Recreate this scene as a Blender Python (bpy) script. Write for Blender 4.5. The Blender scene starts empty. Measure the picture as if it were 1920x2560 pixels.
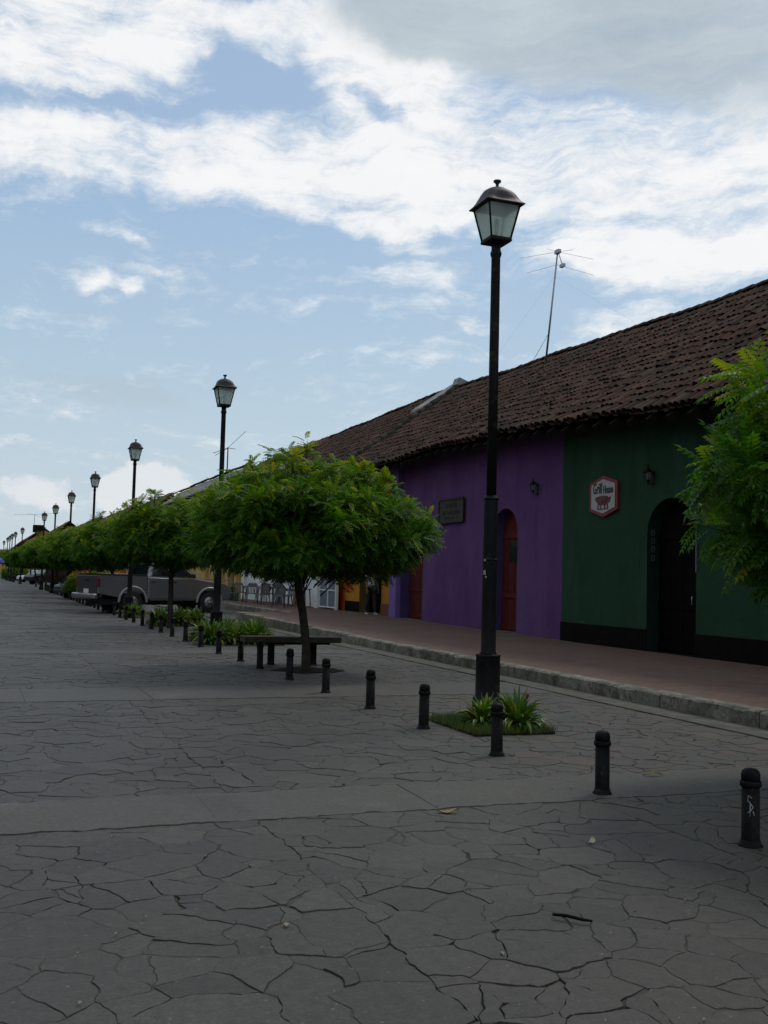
import bpy, bmesh, math, random
import numpy as np
from mathutils import Vector, Matrix, Euler
random.seed(7); rng = np.random.default_rng(11)
sc = bpy.context.scene
COL = sc.collection
R = math.radians
PI = math.pi
ORD = ['nearest', 'second', 'third', 'fourth', 'fifth', 'sixth', 'seventh', 'eighth', 'ninth', 'tenth', 'eleventh', 'twelfth',
       'thirteenth', 'fourteenth', 'fifteenth', 'sixteenth', 'seventeenth', 'eighteenth', 'nineteenth', 'twentieth']

# ------------------------------------------------------------------ materials
def new_mat(name):
    m = bpy.data.materials.new(name); m.use_nodes = True
    nt = m.node_tree
    return m, nt, nt.nodes['Principled BSDF']

def nd(nt, typ, **kw):
    n = nt.nodes.new(typ)
    for k, v in kw.items(): setattr(n, k, v)
    return n

def noise(nt, scale, detail=4.0, rough=.55, coord='Object', vec=None, stretch=None):
    if vec is None:
        tc = nd(nt, 'ShaderNodeTexCoord'); vec = tc.outputs[coord]
    if stretch:
        mp = nd(nt, 'ShaderNodeMapping'); mp.inputs['Scale'].default_value = stretch
        nt.links.new(vec, mp.inputs[0]); vec = mp.outputs[0]
    n = nd(nt, 'ShaderNodeTexNoise'); n.inputs['Scale'].default_value = scale
    n.inputs['Detail'].default_value = detail; n.inputs['Roughness'].default_value = rough
    nt.links.new(vec, n.inputs['Vector'])
    return n.outputs['Fac']

def ramp(nt, fac, stops):
    r = nd(nt, 'ShaderNodeValToRGB'); e = r.color_ramp.elements
    while len(e) < len(stops): e.new(.5)
    for el, (p, c) in zip(e, stops):
        el.position = p; el.color = (c[0], c[1], c[2], 1) if len(c) == 3 else c
    nt.links.new(fac, r.inputs[0])
    return r.outputs[0]

def mixc(nt, fac, a, b, mode='MIX'):
    m = nd(nt, 'ShaderNodeMix', data_type='RGBA', blend_type=mode)
    for s, v in ((0, fac), (6, a), (7, b)):
        if hasattr(v, 'is_linked'): nt.links.new(v, m.inputs[s])
        elif s == 0: m.inputs[0].default_value = v
        else: m.inputs[s].default_value = (*v, 1)
    return m.outputs[2]

def math_(nt, op, a, b=None, c=None, clamp=False):
    m = nd(nt, 'ShaderNodeMath', operation=op, use_clamp=clamp)
    for i, v in enumerate((a, b, c)):
        if v is None: continue
        if hasattr(v, 'is_linked'): nt.links.new(v, m.inputs[i])
        else: m.inputs[i].default_value = v
    return m.outputs[0]

def bump(nt, bs, h, strength=.3, dist=.01):
    b = nd(nt, 'ShaderNodeBump'); b.inputs['Strength'].default_value = strength; b.inputs['Distance'].default_value = dist
    nt.links.new(h, b.inputs['Height']); nt.links.new(b.outputs[0], bs.inputs['Normal'])

MATS = {}
def basic(name, col, rough=.7, var=.25, scale=6., metal=0., bumpk=.2, bdist=.01, spec=.5, stain=None, coord='Object'):
    """paint/plaster/metal with noise variation, optional blotches of another colour"""
    if name in MATS: return MATS[name]
    m, nt, bs = new_mat(name)
    f = noise(nt, scale, 6, .6, coord)
    lo = [c * (1 - var) for c in col]; hi = [min(1, c * (1 + var)) for c in col]
    c = ramp(nt, f, [(.3, lo), (.7, hi)])
    if stain:
        f2 = noise(nt, stain[1], 7, .65, coord)
        c = mixc(nt, ramp(nt, f2, [(stain[2], (0, 0, 0)), (stain[2] + .12, (1, 1, 1))]), c, stain[0])
    nt.links.new(c, bs.inputs['Base Color'])
    bs.inputs['Roughness'].default_value = rough; bs.inputs['Metallic'].default_value = metal
    bs.inputs['Specular IOR Level'].default_value = spec
    if bumpk: bump(nt, bs, noise(nt, scale * 5, 5, .6, coord), bumpk, bdist)
    MATS[name] = m
    return m

def mat_slab():
    m, nt, bs = new_mat('flagstone')
    g = nd(nt, 'ShaderNodeNewGeometry')
    base = ramp(nt, g.outputs['Random Per Island'], [(0, (.037, .0338, .0280)), (.3, (.048, .0438, .0362)), (.7, (.055, .0502, .0412)), (1, (.069, .0625, .0515))])
    f = noise(nt, 1.3, 8, .62)
    c = mixc(nt, ramp(nt, f, [(.35, (0, 0, 0)), (.75, (1, 1, 1))]), base, (.056, .0505, .0395))
    c = mixc(nt, ramp(nt, noise(nt, .42, 7, .62), [(.48, (0, 0, 0)), (.66, (.6, .6, .6))]), c, (.076, .071, .060))
    c = mixc(nt, ramp(nt, noise(nt, .6, 6, .6, stretch=(1, 1.4, 1)), [(.55, (0, 0, 0)), (.7, (.5, .5, .5))]), c, (.038, .0355, .030))
    f2 = noise(nt, 14, 8, .7)
    c = mixc(nt, .9, c, ramp(nt, f2, [(.25, (.33, .33, .33)), (.5, (.5, .5, .5)), (.78, (.66, .65, .62))]), 'OVERLAY')
    c = mixc(nt, .8, c, ramp(nt, noise(nt, 34, 6, .7, stretch=(1, 1.6, 1)), [(.3, (.38, .38, .38)), (.72, (.62, .62, .61))]), 'OVERLAY')
    fine = noise(nt, 90, 4, .7)
    c = mixc(nt, .85, c, ramp(nt, fine, [(.3, (.34, .34, .34)), (.7, (.64, .64, .64))]), 'OVERLAY')
    c = mixc(nt, ramp(nt, noise(nt, 38, 2, .5), [(.70, (0, 0, 0)), (.74, (.6, .6, .6))]), c, (.2, .19, .165))
    c = mixc(nt, ramp(nt, noise(nt, 5, 9, .75), [(.60, (0, 0, 0)), (.68, (.45, .45, .45))]), c, (.045, .043, .036))
    # reddish and brown stones towards the parking side
    tc = nd(nt, 'ShaderNodeTexCoord'); sx = nd(nt, 'ShaderNodeSeparateXYZ'); nt.links.new(tc.outputs['Object'], sx.inputs[0])
    side = math_(nt, 'SMOOTH_MAX', math_(nt, 'MULTIPLY', math_(nt, 'SUBTRACT', sx.outputs[0], 3.6), .9, clamp=True), 0, .1)
    isl = ramp(nt, g.outputs['Random Per Island'], [(0, (.058, .056, .047)), (.45, (.066, .061, .047)), (.86, (.066, .058, .042)), (.93, (.105, .060, .044)), (1, (.09, .058, .042))])
    c = mixc(nt, math_(nt, 'MULTIPLY', side, .62), c, isl)
    moss = noise(nt, .8, 6, .6)
    c = mixc(nt, math_(nt, 'MULTIPLY', ramp(nt, moss, [(.52, (0, 0, 0)), (.72, (1, 1, 1))]), math_(nt, 'MULTIPLY', side, .55)), c, (.085, .08, .055))
    nt.links.new(c, bs.inputs['Base Color'])
    bs.inputs['Roughness'].default_value = .66; bs.inputs['Specular IOR Level'].default_value = .36
    h = math_(nt, 'ADD', noise(nt, 9, 8, .65), math_(nt, 'MULTIPLY', fine, .25))
    bump(nt, bs, h, .6, .014)
    return m

def mat_mortar():
    m, nt, bs = new_mat('mortar')
    a = noise(nt, 1.6, 6, .6)
    c = ramp(nt, a, [(.30, (.038, .036, .025)), (.38, (.055, .052, .041)), (.45, (.066, .062, .052)), (.56, (.09, .085, .071)), (.72, (.13, .122, .102))])
    mo = noise(nt, 3.1, 6, .7)
    c = mixc(nt, ramp(nt, mo, [(.54, (0, 0, 0)), (.66, (.6, .6, .6))]), c, (.055, .056, .022))
    nt.links.new(c, bs.inputs['Base Color']); bs.inputs['Roughness'].default_value = .95
    bs.inputs['Specular IOR Level'].default_value = .1
    bump(nt, bs, noise(nt, 60, 6, .7), .8, .01)
    return m

def mat_band():
    m, nt, bs = new_mat('band_concrete')
    a = noise(nt, 1.1, 8, .65)
    c = ramp(nt, a, [(.3, (.056, .053, .045)), (.45, (.076, .072, .062)), (.56, (.075, .069, .053)), (.64, (.088, .083, .072)), (.78, (.125, .118, .103))])
    b = noise(nt, 25, 8, .75)
    c = mixc(nt, .9, c, ramp(nt, b, [(.3, (.34, .34, .34)), (.7, (.65, .65, .64))]), 'OVERLAY')
    c = mixc(nt, .8, c, ramp(nt, noise(nt, 80, 4, .7), [(.3, (.34, .34, .34)), (.7, (.64, .64, .64))]), 'OVERLAY')
    c = mixc(nt, ramp(nt, noise(nt, 4, 9, .75), [(.58, (0, 0, 0)), (.66, (.5, .5, .5))]), c, (.042, .040, .034))
    nt.links.new(c, bs.inputs['Base Color']); bs.inputs['Roughness'].default_value = .7
    bs.inputs['Specular IOR Level'].default_value = .35
    bump(nt, bs, b, .4, .008)
    return m

def mat_kerb():
    m, nt, bs = new_mat('kerb_stone')
    a = noise(nt, 2.2, 9, .7)
    c = ramp(nt, a, [(.3, (.08, .076, .056)), (.45, (.18, .17, .13)), (.6, (.30, .28, .22)), (.72, (.12, .112, .082)), (.85, (.38, .355, .285))])
    b = noise(nt, 11, 8, .75)
    c = mixc(nt, ramp(nt, b, [(.5, (0, 0, 0)), (.62, (.8, .8, .8))]), c, (.07, .065, .045))
    nt.links.new(c, bs.inputs['Base Color']); bs.inputs['Roughness'].default_value = .9
    bs.inputs['Specular IOR Level'].default_value = .15
    bump(nt, bs, math_(nt, 'ADD', a, b), .8, .03)
    return m

def mat_walk():
    m, nt, bs = new_mat('sidewalk_tile')
    tc = nd(nt, 'ShaderNodeTexCoord')
    br = nd(nt, 'ShaderNodeTexBrick'); br.offset = .5
    br.inputs['Scale'].default_value = 1.0; br.inputs['Brick Width'].default_value = .24; br.inputs['Row Height'].default_value = .12
    br.inputs['Mortar Size'].default_value = .007; br.inputs['Color1'].default_value = (.125, .072, .052, 1)
    br.inputs['Color2'].default_value = (.165, .092, .066, 1); br.inputs['Mortar'].default_value = (.06, .048, .04, 1)
    nt.links.new(tc.outputs['Object'], br.inputs['Vector'])
    a = noise(nt, .9, 8, .65)
    c = mixc(nt, ramp(nt, a, [(.4, (0, 0, 0)), (.75, (.75, .75, .75))]), br.outputs['Color'], (.135, .105, .078))
    b = noise(nt, 7, 8, .7)
    c = mixc(nt, .5, c, ramp(nt, b, [(.3, (.4, .4, .4)), (.7, (.62, .62, .6))]), 'OVERLAY')
    nt.links.new(c, bs.inputs['Base Color']); bs.inputs['Roughness'].default_value = .8
    bs.inputs['Specular IOR Level'].default_value = .2
    bump(nt, bs, math_(nt, 'ADD', math_(nt, 'MULTIPLY', br.outputs['Fac'], -1), b), .5, .008)
    return m

def mat_tile(name, pal, dark=.5):
    m, nt, bs = new_mat(name)
    g = nd(nt, 'ShaderNodeNewGeometry')
    n = len(pal)
    c = ramp(nt, g.outputs['Random Per Island'], [(i / (n - 1), p) for i, p in enumerate(pal)])
    f = noise(nt, .55, 7, .65)
    c = mixc(nt, ramp(nt, f, [(.50, (0, 0, 0)), (.66, (dark, dark, dark))]), c, (.026, .024, .017))
    l = noise(nt, 9, 8, .75)
    c = mixc(nt, ramp(nt, l, [(.56, (0, 0, 0)), (.70, (.8, .8, .8))]), c, (.025, .022, .018))
    l2 = noise(nt, 13, 6, .7)
    c = mixc(nt, ramp(nt, l2, [(.64, (0, 0, 0)), (.76, (.5, .5, .5))]), c, (.15, .12, .098))
    nt.links.new(c, bs.inputs['Base Color']); bs.inputs['Roughness'].default_value = .92
    bs.inputs['Specular IOR Level'].default_value = .12
    bump(nt, bs, l, .5, .02)
    return m

def mat_leaf(name, dark, mid, young, rough=.38, transl=.3):
    m, nt, bs = new_mat(name)
    at = nd(nt, 'ShaderNodeAttribute', attribute_name='tint')
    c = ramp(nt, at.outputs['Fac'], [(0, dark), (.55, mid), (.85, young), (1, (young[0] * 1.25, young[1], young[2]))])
    f = noise(nt, 30, 3)
    c = mixc(nt, .35, c, ramp(nt, f, [(.3, (.35, .35, .35)), (.7, (.65, .65, .65))]), 'OVERLAY')
    nt.links.new(c, bs.inputs['Base Color'])
    bs.inputs['Roughness'].default_value = rough; bs.inputs['Specular IOR Level'].default_value = .28
    tr = nd(nt, 'ShaderNodeBsdfTranslucent')
    nt.links.new(mixc(nt, 1., c, (1.6, 1.5, .5), 'MULTIPLY'), tr.inputs[0])
    mx = nd(nt, 'ShaderNodeMixShader'); mx.inputs[0].default_value = transl
    nt.links.new(bs.outputs[0], mx.inputs[1]); nt.links.new(tr.outputs[0], mx.inputs[2])
    nt.links.new(mx.outputs[0], nt.nodes['Material Output'].inputs[0])
    return m

def wallpaint(name, col, faded, dirty):
    m, nt, bs = new_mat(name)
    lo = [c * .88 for c in col]; hi = [c * 1.1 for c in col]
    c = ramp(nt, noise(nt, .9, 7, .6), [(.3, lo), (.7, hi)])
    c = mixc(nt, ramp(nt, noise(nt, .55, 6, .65, stretch=(1, 1, .45)), [(.50, (0, 0, 0)), (.60, (.75, .75, .75))]), c, faded)
    c = mixc(nt, ramp(nt, noise(nt, 1.7, 8, .7, stretch=(1, 1.6, .22)), [(.53, (0, 0, 0)), (.70, (.65, .65, .65))]), c, dirty)
    c = mixc(nt, ramp(nt, noise(nt, 6, 9, .75), [(.62, (0, 0, 0)), (.68, (.6, .6, .6))]), c, dirty)
    nt.links.new(c, bs.inputs['Base Color']); bs.inputs['Roughness'].default_value = .88; bs.inputs['Specular IOR Level'].default_value = .15
    h = math_(nt, 'ADD', math_(nt, 'MULTIPLY', noise(nt, 1.6, 5, .5), 2.0), math_(nt, 'MULTIPLY', noise(nt, 22, 6, .65), .35))
    bump(nt, bs, h, .55, .03)
    return m

def mat_glass(name, col, rough=.08, alpha=1.0):
    m, nt, bs = new_mat(name)
    bs.inputs['Base Color'].default_value = (*col, 1); bs.inputs['Roughness'].default_value = rough
    bs.inputs['Specular IOR Level'].default_value = .8
    f = noise(nt, 8, 3); bs.inputs['Coat Weight'].default_value = .3
    bump(nt, bs, f, .03, .01)
    return m

def mat_frosted():
    m, nt, bs = new_mat('frosted_glass')
    f = noise(nt, 9, 6, .6)
    c = ramp(nt, f, [(.3, (.78, .82, .79)), (.7, (.9, .93, .9))])
    nt.links.new(c, bs.inputs['Base Color']); bs.inputs['Roughness'].default_value = .35
    tr = nd(nt, 'ShaderNodeBsdfTranslucent'); nt.links.new(c, tr.inputs[0])
    tp = nd(nt, 'ShaderNodeBsdfTransparent'); tp.inputs[0].default_value = (.9, .95, .92, 1)
    m1 = nd(nt, 'ShaderNodeMixShader'); m1.inputs[0].default_value = .8
    nt.links.new(bs.outputs[0], m1.inputs[1]); nt.links.new(tr.outputs[0], m1.inputs[2])
    m2 = nd(nt, 'ShaderNodeMixShader'); m2.inputs[0].default_value = .5
    nt.links.new(m1.outputs[0], m2.inputs[1]); nt.links.new(tp.outputs[0], m2.inputs[2])
    nt.links.new(m2.outputs[0], nt.nodes['Material Output'].inputs[0])
    return m

M_SLAB, M_MORTAR, M_BAND, M_KERB, M_WALK = mat_slab(), mat_mortar(), mat_band(), mat_kerb(), mat_walk()
M_TILE = mat_tile('clay_tile', [(.020, .0135, .0095), (.039, .0222, .0152), (.053, .0285, .0192), (.069, .0355, .0228), (.044, .0295, .0212), (.098, .046, .0285), (.080, .060, .046)])
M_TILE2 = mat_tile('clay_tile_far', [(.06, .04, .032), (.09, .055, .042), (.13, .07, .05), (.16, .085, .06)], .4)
M_BLACK = basic('black_iron', (.0085, .008, .0078), .55, .35, 14, 0, .25, .004, .13, ((.035, .028, .02), 9, .57))
M_POST = basic('bollard_paint', (.0075, .0072, .007), .6, .4, 20, 0, .3, .004, .1, ((.045, .036, .024), 22, .58))
M_LAMPROOF = basic('lamp_roof_metal', (.028, .02, .017), .5, .35, 14, 0, .2, .004, .3)
M_FROST = mat_frosted()
M_WOOD = basic('dark_timber', (.013, .0095, .007), .85, .4, 5, 0, .4, .01, .06)
M_BENCH = basic('bench_timber', (.055, .048, .034), .8, .4, 5, 0, .5, .01, .2, ((.04, .045, .02), 6, .55))
M_BARK = basic('bark', (.05, .042, .034), .9, .4, 9, 0, .9, .02, .1, ((.03, .028, .02), 12, .55))
M_LEAF = mat_leaf('neem_leaf', (.022, .085, .006), (.07, .175, .008), (.20, .26, .012), .45, .45)
M_STRAP = mat_leaf('strap_leaf', (.02, .065, .012), (.05, .13, .016), (.17, .2, .025), .3, .22)
M_GRASS = mat_leaf('grass_blade', (.03, .06, .012), (.05, .09, .016), (.1, .12, .03), .6, .25)
M_SOIL = basic('soil', (.03, .024, .017), .95, .4, 12, 0, .8, .03, .1)
M_CONC = basic('pale_concrete', (.115, .107, .085), .9, .3, 5, 0, .5, .01, .15, ((.09, .085, .065), 3, .5))
M_PURPLE = wallpaint('purple_paint', (.106, .045, .142), (.130, .066, .162), (.072, .034, .086))
M_GREEN = wallpaint('green_paint', (.0165, .050, .0245), (.025, .064, .035), (.0115, .033, .018))
M_GREENDK = basic('green_reveal_dark', (.008, .022, .017), .85, .15, 2, 0, .25, .008, .15)  # darker green than the wall, for the door reveal
M_PLINTH = basic('black_plinth_paint', (.0065, .005, .005), .85, .3, 4, 0, .3, .008, .06)
M_REDDOOR = basic('dark_red_door', (.08, .010, .008), .7, .25, 5, 0, .3, .008, .2)
M_BLKDOOR = basic('black_door_and_interior', (.0035, .003, .003), .75, .3, 5, 0, .2, .006, .05)
M_YELLOW = basic('ochre_paint', (.42, .19, .022), .85, .15, 1.5, 0, .25, .008, .15)
M_ORANGE = basic('orange_paint', (.52, .08, .016), .85, .12, 1.5, 0, .25, .008, .15)
M_WHITE = basic('white_paint', (.68, .68, .65), .7, .08, 3, 0, .15, .005, .25)
M_BEIGE = basic('beige_paint', (.48, .32, .12), .85, .12, 1.5, 0, .25, .008, .15)
M_BLUEGREY = basic('bluegrey_paint', (.07, .08, .12), .8, .15, 2, 0, .2, .006, .2)
M_FASCIA = basic('grey_metal_sheet', (.16, .145, .12), .65, .3, 1.6, .0, .3, .01, .3, ((.1, .07, .05), 3, .58))
M_FLASH = basic('flashing', (.22, .21, .19), .7, .3, 4, 0, .3, .01, .3, ((.12, .1, .08), 6, .55))
M_RED = basic('sign_red', (.19, .012, .016), .6, .15, 8, 0, 0)
M_SIGNW = basic('sign_white', (.36, .35, .32), .6, .1, 8, 0, 0)
M_INK = basic('sign_ink', (.012, .012, .012), .6, .2, 8, 0, 0)
M_PLAQUE = basic('plaque_wood', (.055, .05, .042), .8, .35, 10, 0, .5, .01, .2)
M_PLAQUE2 = basic('plaque_letter', (.018, .016, .014), .8, .3, 10, 0, 0)
M_STEEL = basic('galvanised_steel', (.3, .32, .34), .45, .2, 10, .7, .1)
M_TRUCK = basic('silver_paint', (.22, .22, .22), .2, .06, 2, .55, 0, .01, .5)
M_TRUCKD = basic('grey_paint', (.055, .055, .054), .32, .1, 2, .4, 0, .01, .5)
M_FLARE = basic('pale_flare', (.27, .27, .265), .4, .08, 3, .2, 0)
M_TYRE = basic('tyre_rubber', (.012, .012, .012), .85, .3, 20, 0, .3)
M_RIM = basic('alloy_rim', (.22, .22, .22), .35, .1, 5, .8, 0)
M_CHROME = basic('chrome', (.45, .45, .45), .25, .05, 5, 1, 0)
M_GLASSD = mat_glass('car_glass', (.012, .016, .02))
M_TAIL = basic('tail_lamp', (.13, .012, .012), .25, .15, 9, 0, 0)
M_DARKCAR = basic('dark_car_paint', (.012, .012, .016), .25, .1, 3, 0, 0, .01, .6)
M_WHITECAR = basic('white_car_paint', (.6, .6, .6), .3, .04, 3, 0, 0, .01, .6)
M_PLASTIC = basic('white_plastic', (.15, .16, .152), .5, .08, 6, 0, 0)
M_PLANTER = basic('green_planter', (.03, .10, .05), .7, .2, 6, 0, .2)
M_BLUE = basic('blue_canvas', (.03, .05, .28), .8, .15, 6, 0, .2)
M_SKIN = basic('skin', (.16, .085, .055), .6, .1, 8, 0, 0)
M_HAIR = basic('dark_hair', (.012, .009, .008), .5, .3, 30, 0, .3)
M_BLOUSE = basic('white_blouse', (.55, .56, .62), .85, .08, 8, 0, .2)
M_TROUSER = basic('black_trousers', (.012, .011, .012), .85, .3, 8, 0, .2)
M_SHOE = basic('pale_shoe', (.5, .46, .4), .7, .1, 9, 0, 0)
M_DRYLEAF = basic('dry_leaf', (.3, .19, .035), .8, .35, 20, 0, .3)
M_PALELEAF = basic('pale_dry_leaf', (.36, .33, .22), .8, .3, 20, 0, .3)
M_SCRATCH = basic('chalk_mark', (.3, .3, .3), .9, .2, 10, 0, 0)

# ------------------------------------------------------------------ object helpers
def tag(o, label=None, cat=None, group=None, kind=None):
    if label: o['label'] = label
    if cat: o['category'] = cat
    if group: o['group'] = group
    if kind: o['kind'] = kind
    return o

def thing(name, label, cat, loc=(0, 0, 0), rz=0., group=None):
    o = bpy.data.objects.new(name, None); COL.objects.link(o)
    o.empty_display_size = .2; o.location = loc; o.rotation_euler = (0, 0, rz)
    return tag(o, label, cat, group)

def link(name, me, parent=None, loc=None):
    o = bpy.data.objects.new(name, me); COL.objects.link(o)
    if parent: o.parent = parent
    if loc: o.location = loc
    return o

def dup(root, loc=None, rz=None, label=None, group=None, scale=None):
    r = root.copy(); COL.objects.link(r)
    if loc is not None: r.location = loc
    if rz is not None: r.rotation_euler = (0, 0, rz)
    if scale: r.scale = scale
    if label: r['label'] = label
    if group: r['group'] = group
    def rec(a, b):
        for ch in list(a.children):
            c = ch.copy(); COL.objects.link(c); c.parent = b
            rec(ch, c)
    rec(root, r)
    return r

class MB:
    def __init__(s): s.v = []; s.f = []; s.mi = []; s.smooth = []
    def add(s, vs, fs, mi=0, smooth=False):
        b = len(s.v); s.v += [tuple(v) for v in vs]
        for f in fs: s.f.append([b + i for i in f]); s.mi.append(mi); s.smooth.append(smooth)
        return s
    def box(s, c, d, rot=None, mi=0):
        x, y, z = [k / 2 for k in d]
        vs = [Vector((sx * x, sy * y, sz * z)) for sz in (-1, 1) for sy in (-1, 1) for sx in (-1, 1)]
        if rot: e = Euler(rot).to_matrix(); vs = [e @ v for v in vs]
        vs = [v + Vector(c) for v in vs]
        return s.add(vs, [(0, 2, 3, 1), (4, 5, 7, 6), (0, 1, 5, 4), (2, 6, 7, 3), (0, 4, 6, 2), (1, 3, 7, 5)], mi)
    def lathe(s, prof, n=24, c=(0, 0, 0), mi=0, axis='z', smooth=True, square=False):
        vs = []; fs = []
        for r, z in prof:
            for i in range(n):
                a = 2 * PI * (i + (.5 if square else 0)) / n
                p = (r * math.cos(a), r * math.sin(a), z)
                if axis == 'y': p = (p[0], p[2], p[1])
                if axis == 'x': p = (p[2], p[0], p[1])
                vs.append((p[0] + c[0], p[1] + c[1], p[2] + c[2]))
        for k in range(len(prof) - 1):
            for i in range(n):
                j = (i + 1) % n
                fs.append((k * n + i, k * n + j, (k + 1) * n + j, (k + 1) * n + i))
        fs.append(tuple(range(n))[::-1]); fs.append(tuple((len(prof) - 1) * n + i for i in range(n)))
        return s.add(vs, fs, mi, smooth)
    def tube(s, pts, rad, n=8, mi=0, smooth=True):
        pts = [Vector(p) for p in pts]
        if not hasattr(rad, '__len__'): rad = [rad] * len(pts)
        vs = []; fs = []
        prev = None
        for k, p in enumerate(pts):
            d = (pts[min(k + 1, len(pts) - 1)] - pts[max(k - 1, 0)]).normalized()
            ref = prev if prev is not None else (Vector((1, 0, 0)) if abs(d.z) > .8 else Vector((0, 0, 1)))
            u = (ref - d * ref.dot(d)).normalized(); w = d.cross(u); prev = u
            for i in range(n):
                a = 2 * PI * i / n
                vs.append(p + (u * math.cos(a) + w * math.sin(a)) * rad[k])
        for k in range(len(pts) - 1):
            for i in range(n):
                j = (i + 1) % n
                fs.append((k * n + i, k * n + j, (k + 1) * n + j, (k + 1) * n + i))
        fs.append(tuple(range(n))[::-1]); fs.append(tuple((len(pts) - 1) * n + i for i in range(n)))
        return s.add(vs, fs, mi, smooth)
    def prism(s, poly, y0, y1, mi=0, plane='xz', inset=None):
        """poly in a plane extruded along the third axis"""
        def P(a, b, t):
            return {'xz': (a, t, b), 'yz': (t, a, b), 'xy': (a, b, t)}[plane]
        n = len(poly)
        vs = [P(a, b, y0) for a, b in poly] + [P(a, b, y1) for a, b in poly]
        fs = [tuple(range(n))[::-1], tuple(range(n, 2 * n))] + [(i, (i + 1) % n, n + (i + 1) % n, n + i) for i in range(n)]
        return s.add(vs, fs, mi)
    def mesh(s, name, mats):
        me = bpy.data.meshes.new(name); me.from_pydata(s.v, [], s.f)
        for m in (mats if isinstance(mats, (list, tuple)) else [mats]): me.materials.append(m)
        me.polygons.foreach_set('material_index', s.mi); me.polygons.foreach_set('use_smooth', s.smooth)
        me.update()
        bm = bmesh.new(); bm.from_mesh(me); bmesh.ops.recalc_face_normals(bm, faces=bm.faces[:]); bm.to_mesh(me); bm.free()
        return me
    def build(s, name, mats, parent=None, loc=None, bevel=0):
        o = link(name, s.mesh(name, mats), parent, loc)
        if bevel:
            b = o.modifiers.new('bevel', 'BEVEL'); b.width = bevel; b.segments = 2; b.limit_method = 'ANGLE'
        return o

def fast_mesh(name, V, F, mat, tint=None, smooth=False):
    """V (n,3) array, F (m,k) array of equal-size faces"""
    me = bpy.data.meshes.new(name)
    V = np.ascontiguousarray(V, dtype=np.float32); F = np.ascontiguousarray(F, dtype=np.int32)
    m, k = F.shape
    me.vertices.add(len(V)); me.vertices.foreach_set('co', V.ravel())
    me.loops.add(m * k); me.loops.foreach_set('vertex_index', F.ravel())
    me.polygons.add(m)
    me.polygons.foreach_set('loop_start', np.arange(0, m * k, k, dtype=np.int32))
    me.polygons.foreach_set('loop_total', np.full(m, k, dtype=np.int32))
    if smooth: me.polygons.foreach_set('use_smooth', np.ones(m, dtype=bool))
    me.materials.append(mat)
    me.update(calc_edges=True); me.validate()
    if tint is not None:
        a = me.attributes.new('tint', 'FLOAT', 'POINT'); a.data.foreach_set('value', np.ascontiguousarray(tint, dtype=np.float32))
    return me

# ------------------------------------------------------------------ camera
CAMH = 1.5
d_ = Vector((-861.5, -122., -2237.)).normalized(); roll = .026
u_ = Vector((math.sin(roll), math.cos(roll), 0)); u_.z = -(d_.x * u_.x + d_.y * u_.y) / d_.z; u_.normalize()
r_ = d_.cross(u_)
Wm = Matrix((r_, d_, u_))
cam = bpy.data.cameras.new('camera'); cam.sensor_fit = 'VERTICAL'; cam.sensor_height = 36; cam.lens = 36 * 2237 / 2212
cam.clip_start = .05; cam.clip_end = 5000
co = bpy.data.objects.new('camera', cam); COL.objects.link(co)
co.matrix_world = Matrix.Translation((0, 0, CAMH)) @ Wm.to_4x4()
sc.camera = co

# ------------------------------------------------------------------ ground
def big_sheet():
    xs = [-1500, -300, -60, -12, 8, 14, 40, 200, 1500]; ys = [-600, -60, -5, 5, 20, 80, 300, 1000, 3000]
    vs = [(x, y, -.022) for y in ys for x in xs]; n = len(xs)
    fs = [(j * n + i, j * n + i + 1, (j + 1) * n + i + 1, (j + 1) * n + i) for j in range(len(ys) - 1) for i in range(n - 1)]
    return MB().add(vs, fs).build('ground', M_MORTAR)
tag(big_sheet(), kind='structure')

BANDS = [(6.3, 7.15), (12.5, 13.9), (19.6, 20.6), (26.4, 27.4), (33.2, 34.3), (40.2, 41.2), (47.2, 48.2), (54.3, 55.3), (61.5, 62.5), (68.7, 69.7)]
SPLIT = 1.64
def clip(poly, nx, ny, c):
    out = []
    n = len(poly)
    for i in range(n):
        a, b = poly[i], poly[(i + 1) % n]
        da, db = nx * a[0] + ny * a[1] - c, nx * b[0] + ny * b[1] - c
        if da <= 0: out.append(a)
        if (da < 0 < db) or (db < 0 < da):
            t = da / (da - db); out.append((a[0] + (b[0] - a[0]) * t, a[1] + (b[1] - a[1]) * t))
    return out

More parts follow.
